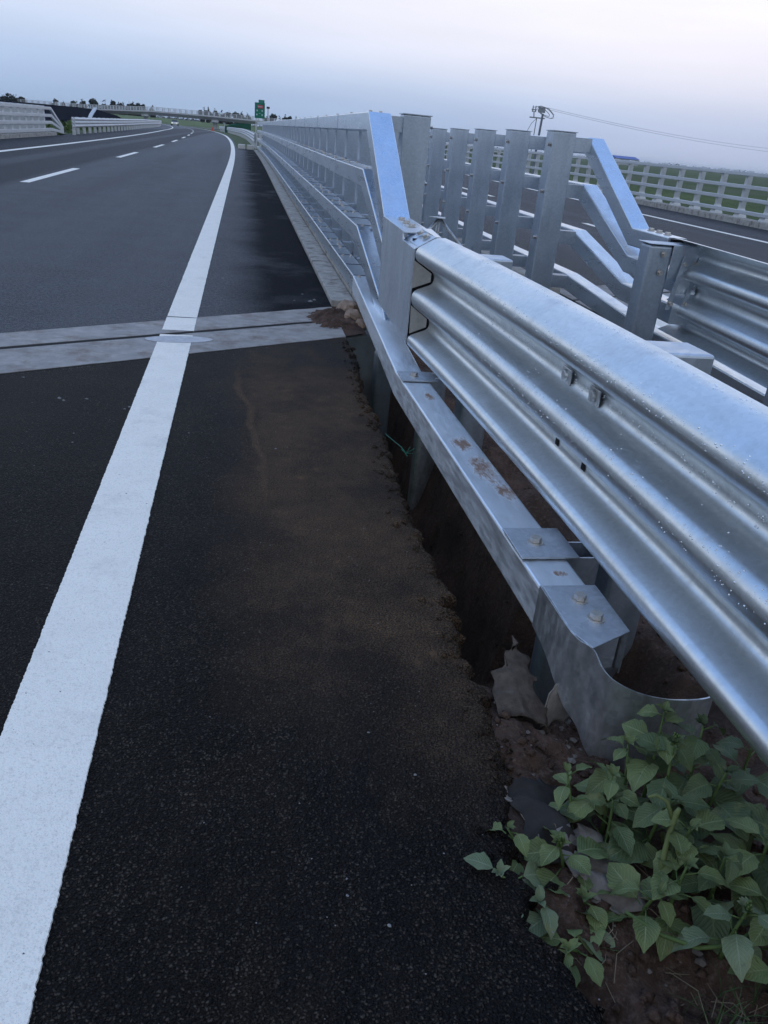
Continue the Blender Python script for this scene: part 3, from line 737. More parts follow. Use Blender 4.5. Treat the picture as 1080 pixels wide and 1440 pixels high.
# end sleeve: top sheet
t = MB(); poly = [(.981, 2.145), (1.168, 2.147), (1.166, 1.874), (1.013, 1.792), (.979, 1.877)]
n = len(poly); t.add([(a, b, .217) for a, b in poly] + [(a, b, .211) for a, b in poly], [tuple(range(n)), tuple(range(2 * n - 1, n - 1, -1))] + [(i, n + i, n + (i + 1) % n, (i + 1) % n) for i in range(n)])
sl = recalc(t.build('end_sleeve', G_PLATE, rootR, bevel=.0015))
bolt((1.075, 2.055, .217), (0, 0, 1), .021, .017, sl); bolt((1.085, 1.945, .217), (0, 0, 1), .021, .017, sl)
t = MB(); t.box(1.160, 1.166, 1.876, 2.147, .06, .211); t.build('sleeve_side', G_OLD, sl)
# curled end plate: (x, y, ztop, zbottom)
EP = [(.974, 2.150, .214, .060), (.974, 2.02, .215, .045), (.975, 1.90, .216, .005), (.985, 1.84, .214, -.03), (1.013, 1.792, .211, -.065), (1.024, 1.745, .185, -.10), (1.040, 1.715, .170, -.125), (1.068, 1.692, .158, -.145), (1.105, 1.672, .148, -.155), (1.153, 1.658, .140, -.16), (1.200, 1.652, .134, -.16), (1.245, 1.652, .130, -.155), (1.295, 1.658, .125, -.15), (1.337, 1.668, .122, -.145), (1.365, 1.685, .12, -.14)]
EPs = wpath(EP[:1] + EP[1:], 1)
def lerp4(P, n=4):
    out = []
    for i in range(len(P) - 1):
        p = [P[max(i - 1, 0)], P[i], P[i + 1], P[min(i + 2, len(P) - 1)]]
        for k in range(n):
            t_ = k / n; out.append([.5 * (2 * p[1][c] + (-p[0][c] + p[2][c]) * t_ + (2 * p[0][c] - 5 * p[1][c] + 4 * p[2][c] - p[3][c]) * t_ ** 2 + (-p[0][c] + 3 * p[1][c] - 3 * p[2][c] + p[3][c]) * t_ ** 3) for c in range(4)])
    return out + [list(P[-1])]
E4 = lerp4(EP); t = MB(); NZ = 6; TH = .005; vs = []
for i, q in enumerate(E4):
    a = E4[max(i - 1, 0)]; b = E4[min(i + 1, len(E4) - 1)]; tx, ty = b[0] - a[0], b[1] - a[1]; L_ = math.hypot(tx, ty); nx, ny = -ty / L_, tx / L_
    for side in (0, 1):
        for k in range(NZ + 1):
            z = q[2] + (q[3] - q[2]) * k / NZ; vs.append((q[0] + nx * TH * side, q[1] + ny * TH * side, z))
W2 = 2 * (NZ + 1); fs = []
for i in range(len(E4) - 1):
    a = i * W2; b = a + W2
    for k in range(NZ): fs += [(a + k, b + k, b + k + 1, a + k + 1), (a + NZ + 1 + k, a + NZ + 2 + k, b + NZ + 2 + k, b + NZ + 1 + k)]
    fs += [(a, a + NZ + 1, b + NZ + 1, b), (a + NZ, b + NZ, b + 2 * NZ + 1, a + 2 * NZ + 1)]
fs += [tuple(list(range(0, NZ + 1)) + list(range(2 * NZ + 1, NZ, -1)))]; e_ = (len(E4) - 1) * W2; fs += [tuple([e_ + k for k in range(NZ + 1)] + [e_ + k for k in range(2 * NZ + 1, NZ, -1)])]
t.add(vs, fs); recalc(t.build('end_plate', G_OLD, rootR, smooth=True, auto=50))

# ---- right bridge railing (of the opposite carriageway)
RX = 3.40; RL = [1.675, 1.245, .800, .355]
rootQ = empty('bridge_railing', (3.1, 9, .07)); tag(rootQ, 'galvanised railing of the opposite carriageway, seen from behind its row of box posts', 'bridge railing')
bendR = [(8.40, 1.675, 7.03, .967), (8.36, 1.245, 7.02, .735), (8.44, .800, 7.02, .493), (8.44, .355, 6.75, .235)]
profR = rrect(0, .17, -.15, 0, .009)
for i, (ya, za, yb, zb) in enumerate(bendR):
    tail = [(RX, 6.35, zb), (RX, yb, zb)]
    if i in (1, 2): tail = [(RX, 6.05, zb - .01), (RX, yb, zb)]
    if i == 3: tail = [(RX - .02, 1.0, .19), (RX - .02, 4.6, .19), (RX, yb, zb)]
    m_ = MB(); m_.sweep(profR, tail + [rp(RX, ya, za)] + follow(RX, 11, 58, RL[i])); recalc(m_.build('rail', G_RAIL, rootQ))
parapet_posts(rootQ, [8.36 + 1.4 * k for k in range(35)], RL, 2.98, True, RX, w_=.235, d=.21)
for y in (6.85, 6.70, 6.55): bolt((RX + .09, y, .968), (0, 0, 1), .026, .018, rootQ)
m_ = MB(); m_.box(RX + .02, RX + .15, 6.32, 6.345, .83, .955); m_.build('rail_end', BLACK, rootQ)
# ---- right wave beam guardrail, seen from behind
rootV = empty('wave_beam_guardrail', (3.2, 6.2, 0)); tag(rootV, 'wave beam guardrail seen from behind at the right edge, on a square post', 'guardrail')
m_ = MB(); m_.sweep(wave(-1), list(reversed(wpath([(3.60, 6.30, 0), (3.56, 5.4, 0), (3.50, 4.4, 0), (3.47, 3.2, 0), (3.46, 1.5, 0), (3.46, -1, 0)])))); recalc(m_.build('wave_beam', G_THRIE, rootV, smooth=True, auto=60))
m_ = MB(); m_.box(3.13, 3.33, 6.10, 6.28, -.5, .925); m_.build('post', G_POST, rootV, bevel=.022, seg=4)
m_ = MB(); m_.box(3.32, 3.60, 6.085, 6.093, .68, .93); m_.box(3.12, 3.60, 6.085, 6.30, .93, .937); sb = m_.build('spacer_block', G_POST, rootV, bevel=.003)
for x, z in ((3.25, .86), (3.25, .72), (3.54, .80)): bolt((x, 6.085, z), (0, -1, 0), .018, .02, sb)
for x in (3.42, 3.55):
    m_ = MB(); m_.add([(x, 6.08, .86), (x + .035, 6.08, .86), (x - .06, 6.02, .45), (x - .095, 6.02, .45)], [(0, 1, 2, 3)]); o_ = m_.build('strut', G_POST, rootV); s_ = o_.modifiers.new('s', 'SOLIDIFY'); s_.thickness = .008
    bolt((x + .01, 6.07, .80), (0, -1, 0), .016, .025, o_); bolt((x - .06, 6.02, .50), (0, -1, 0), .016, .025, o_)
for yy in (4.0, 2.0):
    m_ = MB(); m_.box(3.0, 3.19, yy - .09, yy + .09, -.5, .92); m_.build('post', G_POST, rootV, bevel=.022, seg=4)
    m_ = MB(); m_.box(3.19, 3.36, yy - .08, yy + .08, .68, .925); m_.build('spacer_block', G_POST, rootV, bevel=.008)

# ---- small tripod stand between the two railings
rootT = empty('tripod_stand', (1.95, 7.9, -.1)); tag(rootT, 'small steel stand with a flat top plate on splayed legs, between the two railings', 'stand')
m_ = MB(); m_.cyl((1.86, 7.95, .845), (1.86, 7.95, .855), .115, n=3); m_.build('top_plate', G_OLD, rootT)
for dx, dy in ((.30, -.10), (-.24, .05), (.02, .22)):
    m_ = MB(); m_.tube([(1.86, 7.95, .845), (1.86 + dx * 3, 7.95 + dy * 3, -.1)], .016, 8); m_.build('leg', G_OLD, rootT, smooth=True)

# ================================================================== far railings
def far_rail(x, y0, y1, side, label, step=1.43, levels=(1.50, 1.13, .77, .40), start=None, endslope=False, rh=.11, pw=.17, pd=.07):
    root = empty('bridge_railing', (x, y0, 0)); tag(root, label, 'bridge railing')
    rx = x if side > 0 else x - .12
    for z in levels:
        pts = follow(rx, y0, y1, z)
        if endslope:
            e = pts[-1]; pts.append((e[0] + .1, e[1] + 2.6, .12 + .22 * z))
        m_ = MB(); m_.sweep(rrect(0, .12, -rh, 0, .012), pts); recalc(m_.build('rail', G_FAR, root))
    px = x + .13 if side > 0 else x - .13 - pw
    p = MB(); ys = []; y = start or y0 + .4
    while y < y1: ys.append(y); y += step
    ys = ys[:98]; y = ys[0]
    p.box(px, px + pw, y - pd, y + pd, .22, levels[0] + .03); post = p.build('post', G_FAR, root, bevel=.01)
    f = MB(); f.add([(px - .06, y - .17, .16), (px + .24, y - .17, .16), (px + .24, y + .17, .16), (px - .06, y + .17, .16), (px, y - .07, .44), (px + .17, y - .07, .44), (px + .17, y + .07, .44), (px, y + .07, .44)], [(0, 1, 5, 4), (1, 2, 6, 5), (2, 3, 7, 6), (3, 0, 4, 7), (0, 3, 2, 1)]); ft = f.build('foot', G_FAR, post)
    o0 = post.location.copy()
    for yy in ys[1:]:
        c = dup(post, root, Vector((cx(yy) - cx(y), yy - y, 0))); dup(ft, c)
    return root
far_rail(15.40, 12, 75, 1, 'pale four-rail bridge railing along the far edge of the opposite carriageway, crop field behind', start=12.1)
far_rail(-10.52, 18, 52.5, -1, 'pale four-rail bridge railing at the far left edge of the road', start=18.2, endslope=True, levels=(1.44, 1.08, .73, .37), rh=.15, pw=.30, pd=.20)
for x0, x1, n_, ym in ((15.22, 15.75, 'far_kerb', 75), (-11.0, -10.42, 'left_kerb', 53)):
    mb = MB(); y = 10
    while y < ym:
        y2 = min(y + 2.4, ym); mb.box(x0, x1, y + .01, y2 - .01, -.4, .17 + .01 * noise.noise((y, 0, 0)), lambda v: rp(*v)); y = y2
    tag(mb.build(n_, C_KERB, bevel=.01), kind='structure')
# roadside guardrails beyond the bridge
def w_guard(x, y0, y1, label, side, dy=4.0, xe=0, group=None):
    root = empty('guardrail', (x, y0, 0)); tag(root, label, 'guardrail', group)
    W = [(0, .98), (-.07 * side, .91), (-.07 * side, .86), (0, .79), (-.07 * side, .72), (-.07 * side, .66), (0, .59), (-.07 * side, .52), (-.07 * side, .46), (0, .40)]
    pr = W + [(a + .01 * side, b) for a, b in reversed(W)]
    pts = [];
    for y in [y0 + (y1 - y0) * k / 40 for k in range(41)]: pts.append(rp(x + xe * (y - y0) / (y1 - y0), y, 0))
    m_ = MB(); m_.sweep(pr, pts); recalc(m_.build('beam', G_FAR, root))
    m_ = MB(); m_.cyl((x + .16 * side, y0 + .5, -.1), (x + .16 * side, y0 + .5, 1.0), .10, n=8); p0 = m_.build('post', G_FAR, root)
    k = 1
    while y0 + .5 + k * dy < y1 and k < 98:
        y = y0 + .5 + k * dy; q = rp(xe * (y - y0) / (y1 - y0), y, 0); dup(p0, root, Vector((q[0], y - y0 - .5, q[2]))); k += 1
w_guard(-10.15, 56.5, 300, 'pale wave beam guardrail continuing past the left bridge railing towards the overpass', -1, 2.5)
w_guard(.95, 60, 200, 'pale wave beam guardrail on the grass verge just past the right railing end', 1, 3.0, 1.4)
# low plastic-looking kerb blocks closing the shoulder at the bridge end
for k, x in enumerate((-.15, .42)):
    m_ = MB(); m_.box(x, x + .46, 58.3, 58.7, 0, .30, lambda v: rp(*v)); o = m_.build('concrete_block', simple('block_white_%d' % k, (.62, .63, .62), .8), bevel=.04)
    tag(o, ('small pale block by the white line' if k == 0 else 'small pale block by the end of the near railing') + ' closing the far shoulder', 'block', 'pale blocks across the far shoulder')
# brushy green growth seen under the left guardrail
def leafcloud(mb, c, r, n, s, flat=.8):
    for i in range(n):
        while True:
            p = Vector((random.uniform(-1, 1), random.uniform(-1, 1), random.uniform(-1, 1)))
            if p.length < 1: break
        p = Vector((c[0] + p.x * r[0], c[1] + p.y * r[1], c[2] + p.z * r[2])); a = Vector((random.gauss(0, 1), random.gauss(0, 1), random.gauss(0, 1))).normalized(); b = a.orthogonal().normalized(); k = s * random.uniform(.6, 1.3)
        mb.add([p - a * k, p + b * k * .7, p + a * k, p - b * k * .7], [(0, 1, 2, 3)])
mb = MB()
for i in range(70):
    y = 56 + i * 2.0; q = rp(-11.4 - .4 * random.random(), y, .30); leafcloud(mb, q, (.45, 1.2, .38), 36, .16)
tag(mb.build('verge_bushes', simple('verge_leaves', (.10, .15, .05), .9, 0, .5, 2)), 'yellow green bushes growing behind the left guardrail', 'bushes', kind='stuff')

# ================================================================== background
OV = 300.0
top = [(-160, 1.6), (-70, 2.5), (-49, 2.9), (-38, 3.5), (-29, 4.0), (-12, 4.2), (2, 4.15), (18, 4.05), (45, 3.2), (90, 1.5)]
rootO = empty('overpass', (-10, OV, -1.7)); tag(rootO, 'long grey overpass with a railed deck crossing the road in the distance', 'bridge')
m_ = MB()
sec = top[1:]
pathO = [(x, OV, z - 1.05) for x, z in sec]
m_.sweep([(-3.5, 0), (3.5, 0), (3.5, -.45), (2.2, -1.35), (-2.2, -1.35), (-3.5, -.45)], pathO); recalc(m_.build('deck', C_BRIDGE, rootO))
for s_ in (-3.3, 3.3):
    m_ = MB()
    for dz, hh in ((0, .09), (-.38, .08), (-.72, .08)):
        m_.sweep([(-.05, 0), (.05, 0), (.05, -hh), (-.05, -hh)], [(x, OV + s_, z + dz) for x, z in sec])
    x = -69
    while x < 88:
        for (a, za), (b, zb) in zip(sec, sec[1:]):
            if a <= x <= b: z = za + (zb - za) * (x - a) / (b - a); m_.box(x - .12, x + .12, OV + s_ - .08, OV + s_ + .08, z - 1.06, z + .03); break
        x += 1.8
    m_.build('parapet', G_FAR, rootO)
for x, z in ((-31.5, 2.2), (-9.3, 2.3), (22, 2.2)):
    m_ = MB(); m_.cyl((x, OV, -3.5), (x, OV, z - .6), .7, n=14); m_.box(x - 1.1, x + 1.1, OV - 2.6, OV + 2.6, z - 1.1, z - .3); m_.build('pier', C_BRIDGE, rootO)
# dark netted ramp embankment on the left, with a pale drainage chute
mb = MB(); xs = [-190, -120, -90, -70, -60, -52, -46, -40, -34]; tz = {-190: 1.2, -120: 1.5, -90: 1.7, -70: 1.75, -60: 1.8, -52: 1.8, -46: 1.7, -40: .5, -34: -2.2}
V = []
for x in xs:
    V += [(x, OV + 8, tz[x] - 1), (x, OV - 4.5, tz[x]), (x, OV - 16, (tz[x] - 2.2) * .55), (x + (0 if x < -46 else 1.5), OV - 27, -2.8)]
b = 4
mb.v = V
for i in range(len(xs) - 1):
    for k in range(3): mb.f.append((i * 4 + k, i * 4 + k + 1, (i + 1) * 4 + k + 1, (i + 1) * 4 + k))
tag(mb.build('ramp_slope', simple('netted_slope', (.008, .011, .020), .95, 0, .4, .6, None, 0.0)), kind='structure')
mb = MB(); mb.sweep([(-.55, 0), (.55, 0), (.55, .3), (-.55, .3)], [(-46.5, OV - 4, 1.95), (-46.0, OV - 16, -.05), (-45.4, OV - 27, -2.4)])
tag(recalc(mb.build('drainage_chute', C_BRIDGE)), 'pale concrete drainage chute running down the dark netted slope', 'drain chute')
# green rise beyond, seen under the overpass
mb = MB(); strip(mb, [-110, -80, -55, -36, -20, 0, 20, 60], [310, 340, 370, 430, 520], lambda x, y: -2 + (2.6 if y > 360 else (y - 310) / 50 * 2.6) * (1 if x < 25 else .5) + .4 * noise.noise((x * .05, y * .05, 1)), lambda x, y, z: (x, y, z))
tag(mb.build('hillside', simple('far_grass', (.115, .165, .060), .95, 0, .4, .15)), kind='structure')
# distant trees
TL = simple('tree_leaves', (.028, .042, .034), .95, 0, .5, .6, None, .05); TK = simple('tree_bark', (.06, .045, .035), .9)
def tree(x, y, z0, h, wd, label, group, dense=800):
    root = empty('tree', (x, y, z0)); tag(root, label, 'tree', group)
    m_ = MB(); m_.cyl((x, y, z0), (x + .1, y, z0 + h * .6), h * .03, h * .012, 6)
    for k in range(3): a = random.uniform(0, 6.28); m_.cyl((x, y, z0 + h * .3), (x + math.cos(a) * wd * .3, y + math.sin(a) * wd * .3, z0 + h * .65), h * .012, h * .006, 5)
    m_.build('trunk', TK, root)
    m_ = MB(); nb = random.randint(7, 10)
    for k in range(nb):
        a = random.uniform(0, 6.28); rr = random.uniform(0, .33) * wd; zz = z0 + h * random.uniform(.30, .82); s = wd * random.uniform(.22, .36) * (1.15 - (zz - z0) / h * .5)
        leafcloud(m_, (x + math.cos(a) * rr, y + math.sin(a) * rr, zz), (s, s, s * .85), dense // nb, h * .06)
    leafcloud(m_, (x, y, z0 + h * .9), (wd * .13, wd * .13, h * .1), 10, h * .04)
    m_.build('crown', TL, root)
YT = 420.0
def at(px_, py_, Y):          # direction of a far landmark measured from the photograph, used only to lay out the far skyline
    d = ROT @ Vector((px_ - 540, -(py_ - 720), -1123)); t_ = Y / d.y; return d.x * t_, 1.5 + d.z * t_
sky_l = [(4, 134, 13), (20, 132, 16), (29, 135, 10), (77, 137, 8), (89, 142, 5), (99, 142, 5), (107, 140.5, 8), (116, 139, 8), (130, 137.5, 14), (146, 139.5, 11), (157, 140, 9), (167, 143, 8), (173, 143, 6), (182, 142, 9), (187, 142.5, 6), (194, 143, 10), (201, 145, 8), (214, 148, 7), (287, 150, 9), (293, 150.5, 8), (303, 152.5, 9), (312, 154.5, 8), (322, 156, 8), (331, 155.5, 8), (340, 157, 8), (348, 158, 8), (376, 162, 8), (383, 159, 10), (393, 163, 7), (401, 160.5, 9), (408, 162, 7), (416, 163, 8)]
shape = ['broad', 'tall', 'small', 'slim', 'rounded']
ORD = ['first', 'second', 'third', 'fourth', 'fifth', 'sixth', 'seventh', 'eighth', 'ninth', 'tenth', 'eleventh', 'twelfth']
cnt = {}
for i, (px_, py_, wpx) in enumerate(sky_l):
    Y = YT + random.uniform(-15, 15); X, zt = at(px_, py_, Y); z0 = -1.2 if X > -60 else -2.5
    where = 'behind the left railing' if px_ < 60 else ('above the dark slope' if px_ < 122 else ('behind the left half of the overpass' if px_ < 240 else ('left of the green sign' if px_ < 360 else 'right of the green sign')))
    cnt[where] = cnt.get(where, 0) + 1
    tree(X, Y, z0, zt - z0, wpx * Y / 1123 * 1.5, 'far dark tree, %s from the left of those %s' % (ORD[cnt[where] - 1], where), 'dark trees on the far left skyline')
# tree belt along the right horizon
mb = MB()
for px_ in range(600, 1400, 3):
    hgt = .6 + 1.6 * max(0, noise.noise((px_ * .035, 0, 0))) + (1.5 if px_ in range(930, 960) or px_ in range(1010, 1060) else 0)
    X, z = at(px_, 174.6 + .095 * (px_ - 342) - hgt, 1500); leafcloud(mb, (X, 1500, z - 6), (5, 6, 6), 26, 1.8)
for px_ in range(-300, 430, 3):
    X, z = at(px_, 174.6 + .095 * (px_ - 342) - 1.5 - 1.2 * noise.noise((px_ * .05, 3, 0)), 1500); leafcloud(mb, (X, 1500, z - 6), (5, 6, 6), 20, 1.8)
tag(mb.build('tree_belt', TL), 'thin dark belt of woods along the horizon', 'woodland', kind='stuff')
# blue-roofed shed on the right horizon
X0, _ = at(868, 222, 900); X1, z1 = at(899, 222, 900); rootB = empty('shed', (X0, 900, -3)); tag(rootB, 'long low building with a blue roof on the right horizon', 'building')
m_ = MB(); m_.box(X0, X1, 900, 925, -3, 3.0); m_.build('wall', simple('shed_wall', (.45, .48, .52), .8), rootB)
m_ = MB(); m_.prism([(0, 0), (27, 0), (13.5, 2.6)], X0 - 1, X1 + 1); m_.v = [(v[1], 899 + v[0], 3.0 + v[2]) for v in m_.v]; recalc(m_.build('roof', simple('blue_roof', (.05, .12, .42), .6), rootB))
# green roadside sign with a red lit panel, and its neighbour pole
SG = 150.0; rootS = empty('road_sign', (2.62, SG, -1)); tag(rootS, 'green roadside sign with a red panel and small upper tab, standing above the overpass line', 'road sign')
m_ = MB(); m_.box(1.80, 3.45, SG, SG + .12, 2.60, 4.93); m_.build('panel', simple('sign_green', (.012, .19, .125), .5), rootS)
m_ = MB(); m_.box(2.40, 3.37, SG - .01, SG + .10, 4.90, 5.36); m_.build('tab', simple('sign_green_tab', (.04, .25, .20), .5), rootS)
m_ = MB(); m_.box(2.22, 3.12, SG - .03, SG - .004, 4.10, 4.58); m_.build('red_panel', simple('sign_red', (.50, .05, .10), .6, 0, .1), rootS)
m_ = MB()
for k in range(4): m_.box(2.30 + k * .20, 2.42 + k * .20, SG - .04, SG - .031, 4.24, 4.44)
for x, z in ((2.18, 3.75), (3.02, 3.75), (2.15, 3.15), (3.02, 3.12)): m_.box(x - .11, x + .11, SG - .02, SG - .003, z - .14, z + .12)
m_.box(2.45, 2.75, SG - .02, SG - .003, 3.30, 3.36)
m_.build('markings', simple('sign_white', (.42, .62, .60), .6), rootS)
for x in (2.05, 3.20): m_ = MB(); m_.cyl((x, SG + .15, -1.5), (x, SG + .15, 4.8), .09, n=8); m_.build('post', G_FAR, rootS)
rootC = empty('camera_pole', (3.98, SG, -1)); tag(rootC, 'slim pale pole with a small head beside the green sign', 'pole')
m_ = MB(); m_.cyl((3.98, SG, -1.5), (3.98, SG, 4.4), .09, n=8); m_.build('pole', G_FAR, rootC)
m_ = MB(); m_.box(3.72, 4.24, SG - .12, SG + .12, 4.15, 4.45); m_.build('head', simple('dark_head', (.05, .06, .08)), rootC)
# dark green mesh fence past the verge
rootM = empty('mesh_fence', (0, 165, -1)); tag(rootM, 'dark green mesh screen at the far end of the grass verge', 'fence')
m_ = MB(); x0, z0 = at(316, 180, 170); x1, z1 = at(353, 175, 170)
m_.add([(x0, 170, -1.0), (x1, 168, -1.0), (x1, 168, z1 + .1), (x1 - 2, 168.5, z1), (x0 + 1.5, 169.5, z1 - .2), (x0, 170, z1 - .7)], [(0, 1, 2, 3, 4, 5)]); o = m_.build('net', simple('green_net', (.012, .10, .065), .8), rootM); s_ = o.modifiers.new('s', 'SOLIDIFY'); s_.thickness = .05
for x in (x0, (x0 + x1) / 2, x1): m_ = MB(); m_.cyl((x, 169, -1.2), (x, 169, z1 - .1), .05, n=6); m_.build('post', G_FAR, rootM)
# distant white car
rootK = empty('car', (-9.6, 150, -.5)); tag(rootK, 'tiny white car on the road just before the overpass', 'car')
cxx, cy_, cz_ = cx(265) - 5.2, 265, cz(265)
m_ = MB(); m_.box(cxx - .9, cxx + .9, cy_, cy_ + 4.3, cz_ + .35, cz_ + .95); m_.build('body', simple('car_white', (.8, .82, .85), .3), rootK, bevel=.12)
m_ = MB(); m_.add([(cxx - .85, cy_ + .9, cz_ + .95), (cxx + .85, cy_ + .9, cz_ + .95), (cxx + .85, cy_ + 4, cz_ + .95), (cxx - .85, cy_ + 4, cz_ + .95), (cxx - .65, cy_ + 1.6, cz_ + 1.45), (cxx + .65, cy_ + 1.6, cz_ + 1.45), (cxx + .65, cy_ + 3.4, cz_ + 1.45), (cxx - .65, cy_ + 3.4, cz_ + 1.45)], [(0, 1, 5, 4), (1, 2, 6, 5), (2, 3, 7, 6), (3, 0, 4, 7), (4, 5, 6, 7)]); m_.build('cabin', simple('car_glass', (.06, .07, .09), .2), rootK)
for sx in (-1, 1):
    m_ = MB(); m_.box(cxx + sx * .62 - .16, cxx + sx * .62 + .16, cy_ - .03, cy_ + .02, cz_ + .6, cz_ + .75); m_.build('headlight', simple('lamp_lit', (1, .95, .85), .3, 0, 0, 1, .8), rootK)
    for yy in (.8, 3.4): m_ = MB(); m_.cyl((cxx + sx * .78, cy_ + yy, cz_ + .32), (cxx + sx * .95, cy_ + yy, cz_ + .32), .32, n=12); m_.build('wheel', BLACK, rootK)
m_ = MB(); q = rp(.3, 190, 0); m_.cyl(q, (q[0], q[1], q[2] + .7), .22, .08, 12); m_.box(q[0] - .45, q[0] + .45, q[1] - .45, q[1] + .45, q[2], q[2] + .08); tag(m_.build('traffic_cone', simple('cone_orange', (.6, .09, .05), .6)), 'red orange traffic cone at the far edge of the road', 'traffic cone')

# power pole on the right, beyond the railings, with its slack cables
PY = 60.0; rootP = empty('utility_pole', (20.5, PY, -3)); tag(rootP, 'grey utility pole with looped cables and stay wires, rising behind the opposite railing', 'utility pole')
m_ = MB(); m_.cyl((20.35, PY, -3), (20.62, PY, 3.95), .10, .075, 10); m_.build('pole', simple('pole_concrete_hazed', (.20, .23, .28), .9), rootP)  # pole, fittings and cables coloured lighter and bluer to imitate distance haze
m_ = MB(); m_.cyl((20.05, PY, -3), (20.22, PY, 3.7), .035, .03, 8); m_.build('conduit', simple('conduit', (.20, .22, .25), .7), rootP)
m_ = MB(); m_.box(19.7, 20.8, PY - .05, PY + .05, 3.62, 3.70); m_.box(20.3, 20.75, PY - .05, PY + .05, 4.0, 4.35)
for x in (19.85, 20.05, 20.3): m_.cyl((x, PY, 4.0), (x, PY, 4.4), .06, .03, 8); m_.box(x - .09, x + .09, PY - .03, PY + .03, 4.12, 4.18)
m_.cyl((20.0, PY, 3.7), (19.95, PY, 4.05), .04, .04, 8)
m_.build('crossarm', simple('pole_fittings_hazed', (.30, .33, .38), .6), rootP)
m_ = MB(); pts = []
for k in range(40):
    a = k / 39 * 2 * math.pi * 1.0; pts.append((20.72 + .62 * math.cos(a) + .1, PY + .1 * math.sin(a * 2), 4.05 + .26 * math.sin(a) - .22 * math.cos(a)))
m_.tube(pts, .022, 6); pts2 = [(p[0] * .6 + 8.28, p[1] + .05, p[2] * .6 + 1.60) for p in pts]; m_.tube(pts2, .02, 6)
m_.tube([(19.9, PY, 4.3), (20.4, PY, 4.42), (21.0, PY, 4.3), (21.45, PY, 3.95), (21.3, PY, 3.72)], .02, 6)
m_.tube([(20.3, PY, 3.7), (19.9, PY, 3.3), (19.35, PY, 2.1), (18.8, PY, -2)], .018, 6)
m_.build('cable_loops', simple('cable_hazed', (.26, .29, .34), .6), rootP)
for k, (a, b) in enumerate((((20.9, PY, 4.35), (58, 80, 3.9)), ((20.9, PY, 4.25), (58, 78, 3.5)))):
    m_ = MB(); pts = []
    for i in range(31):
        t_ = i / 30; p = Vector(a).lerp(Vector(b), t_); p.z -= 2.0 * 4 * t_ * (1 - t_) * .25 * 1.0; pts.append(p)
    m_.tube(pts, .009, 5); m_.build('overhead_cable', simple('cable_far', (.22, .25, .30), .7), rootP)

# ================================================================== weeds, fabric and litter at the hole
def leafmat(name, a, b, vein):
    M = Mat(name); uv = M.n('ShaderNodeUVMap'); s_ = M.n('ShaderNodeSeparateXYZ'); M.L(uv.outputs[0], s_.inputs[0])
    au = M.math('ABSOLUTE', M.math('SUBTRACT', s_.outputs[0], .5))
    wv = M.math('SINE', M.math('MULTIPLY', M.math('SUBTRACT', s_.outputs[1], M.math('MULTIPLY', au, .75)), 62))
    vn = M.math('MAXIMUM', M.mr(au, .035, .012), M.math('MULTIPLY', M.mr(wv, .78, 1), .6))
    oi = M.n('ShaderNodeObjectInfo'); c = M.mix(M.mr(M.noise(9, 4, .6), .35, .65), a, b); c = M.mix(M.math('MULTIPLY', M.mr(M.noise(16, 3, .6), .60, .72), .7), c, (.17, .17, .06)); c = M.mix(M.mr(M.noise(40, 4, .7), .6, .8), c, tuple(q * .6 for q in a))
    c = M.mix(vn, c, vein)
    bmp = M.bump(M.math('SUBTRACT', M.mr(wv, -1, 1), M.math('MULTIPLY', vn, .8)), .45, .002)
    M.p.inputs['Subsurface Weight'].default_value = .0
    return M.fin(c, .50, 0.0, bmp, .35)
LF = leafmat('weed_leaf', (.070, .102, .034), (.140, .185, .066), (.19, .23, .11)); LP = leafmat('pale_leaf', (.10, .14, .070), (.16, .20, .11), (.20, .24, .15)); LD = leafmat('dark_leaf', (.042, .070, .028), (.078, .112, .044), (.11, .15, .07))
STEM = simple('weed_stem', (.10, .16, .05), .6, 0, .4, 20); DRY = simple('pale_stem', (.16, .20, .075), .6, 0, .35, 25)
def leaf(mb, base, d, up, L_, Wd, curl=.25, fold=.25):
    d = Vector(d).normalized(); up = Vector(up); s = d.cross(up).normalized(); up = s.cross(d).normalized()
    NL = 9; b = len(mb.v)
    if mb.uv is None: mb.uv = []
    ws = [0.0, .42, .78, .96, 1.0, .97, .86, .64, .34, .03]
    wob = random.uniform(0, 6)
    for i in range(NL + 1):
        t_ = i / NL; ctr = base + d * L_ * (t_ - .08 * curl * t_) + up * (-curl * L_ * t_ * t_ + .12 * L_ * t_)
        for j in range(5):
            u = (j - 2) / 2; wv = ws[i] * Wd / 2 * (1 + .07 * math.sin(i * 2.9 + wob + j * 1.3))
            mb.v.append(tuple(ctr + s * u * wv + up * (abs(u) * wv * fold + .10 * wv * math.sin(i * 1.7 + wob + j) * abs(u)))); mb.uv.append((u / 2 + .5, t_))
    for i in range(NL):
        for j in range(4): a = b + i * 5 + j; mb.f.append((a, a + 1, a + 6, a + 5))
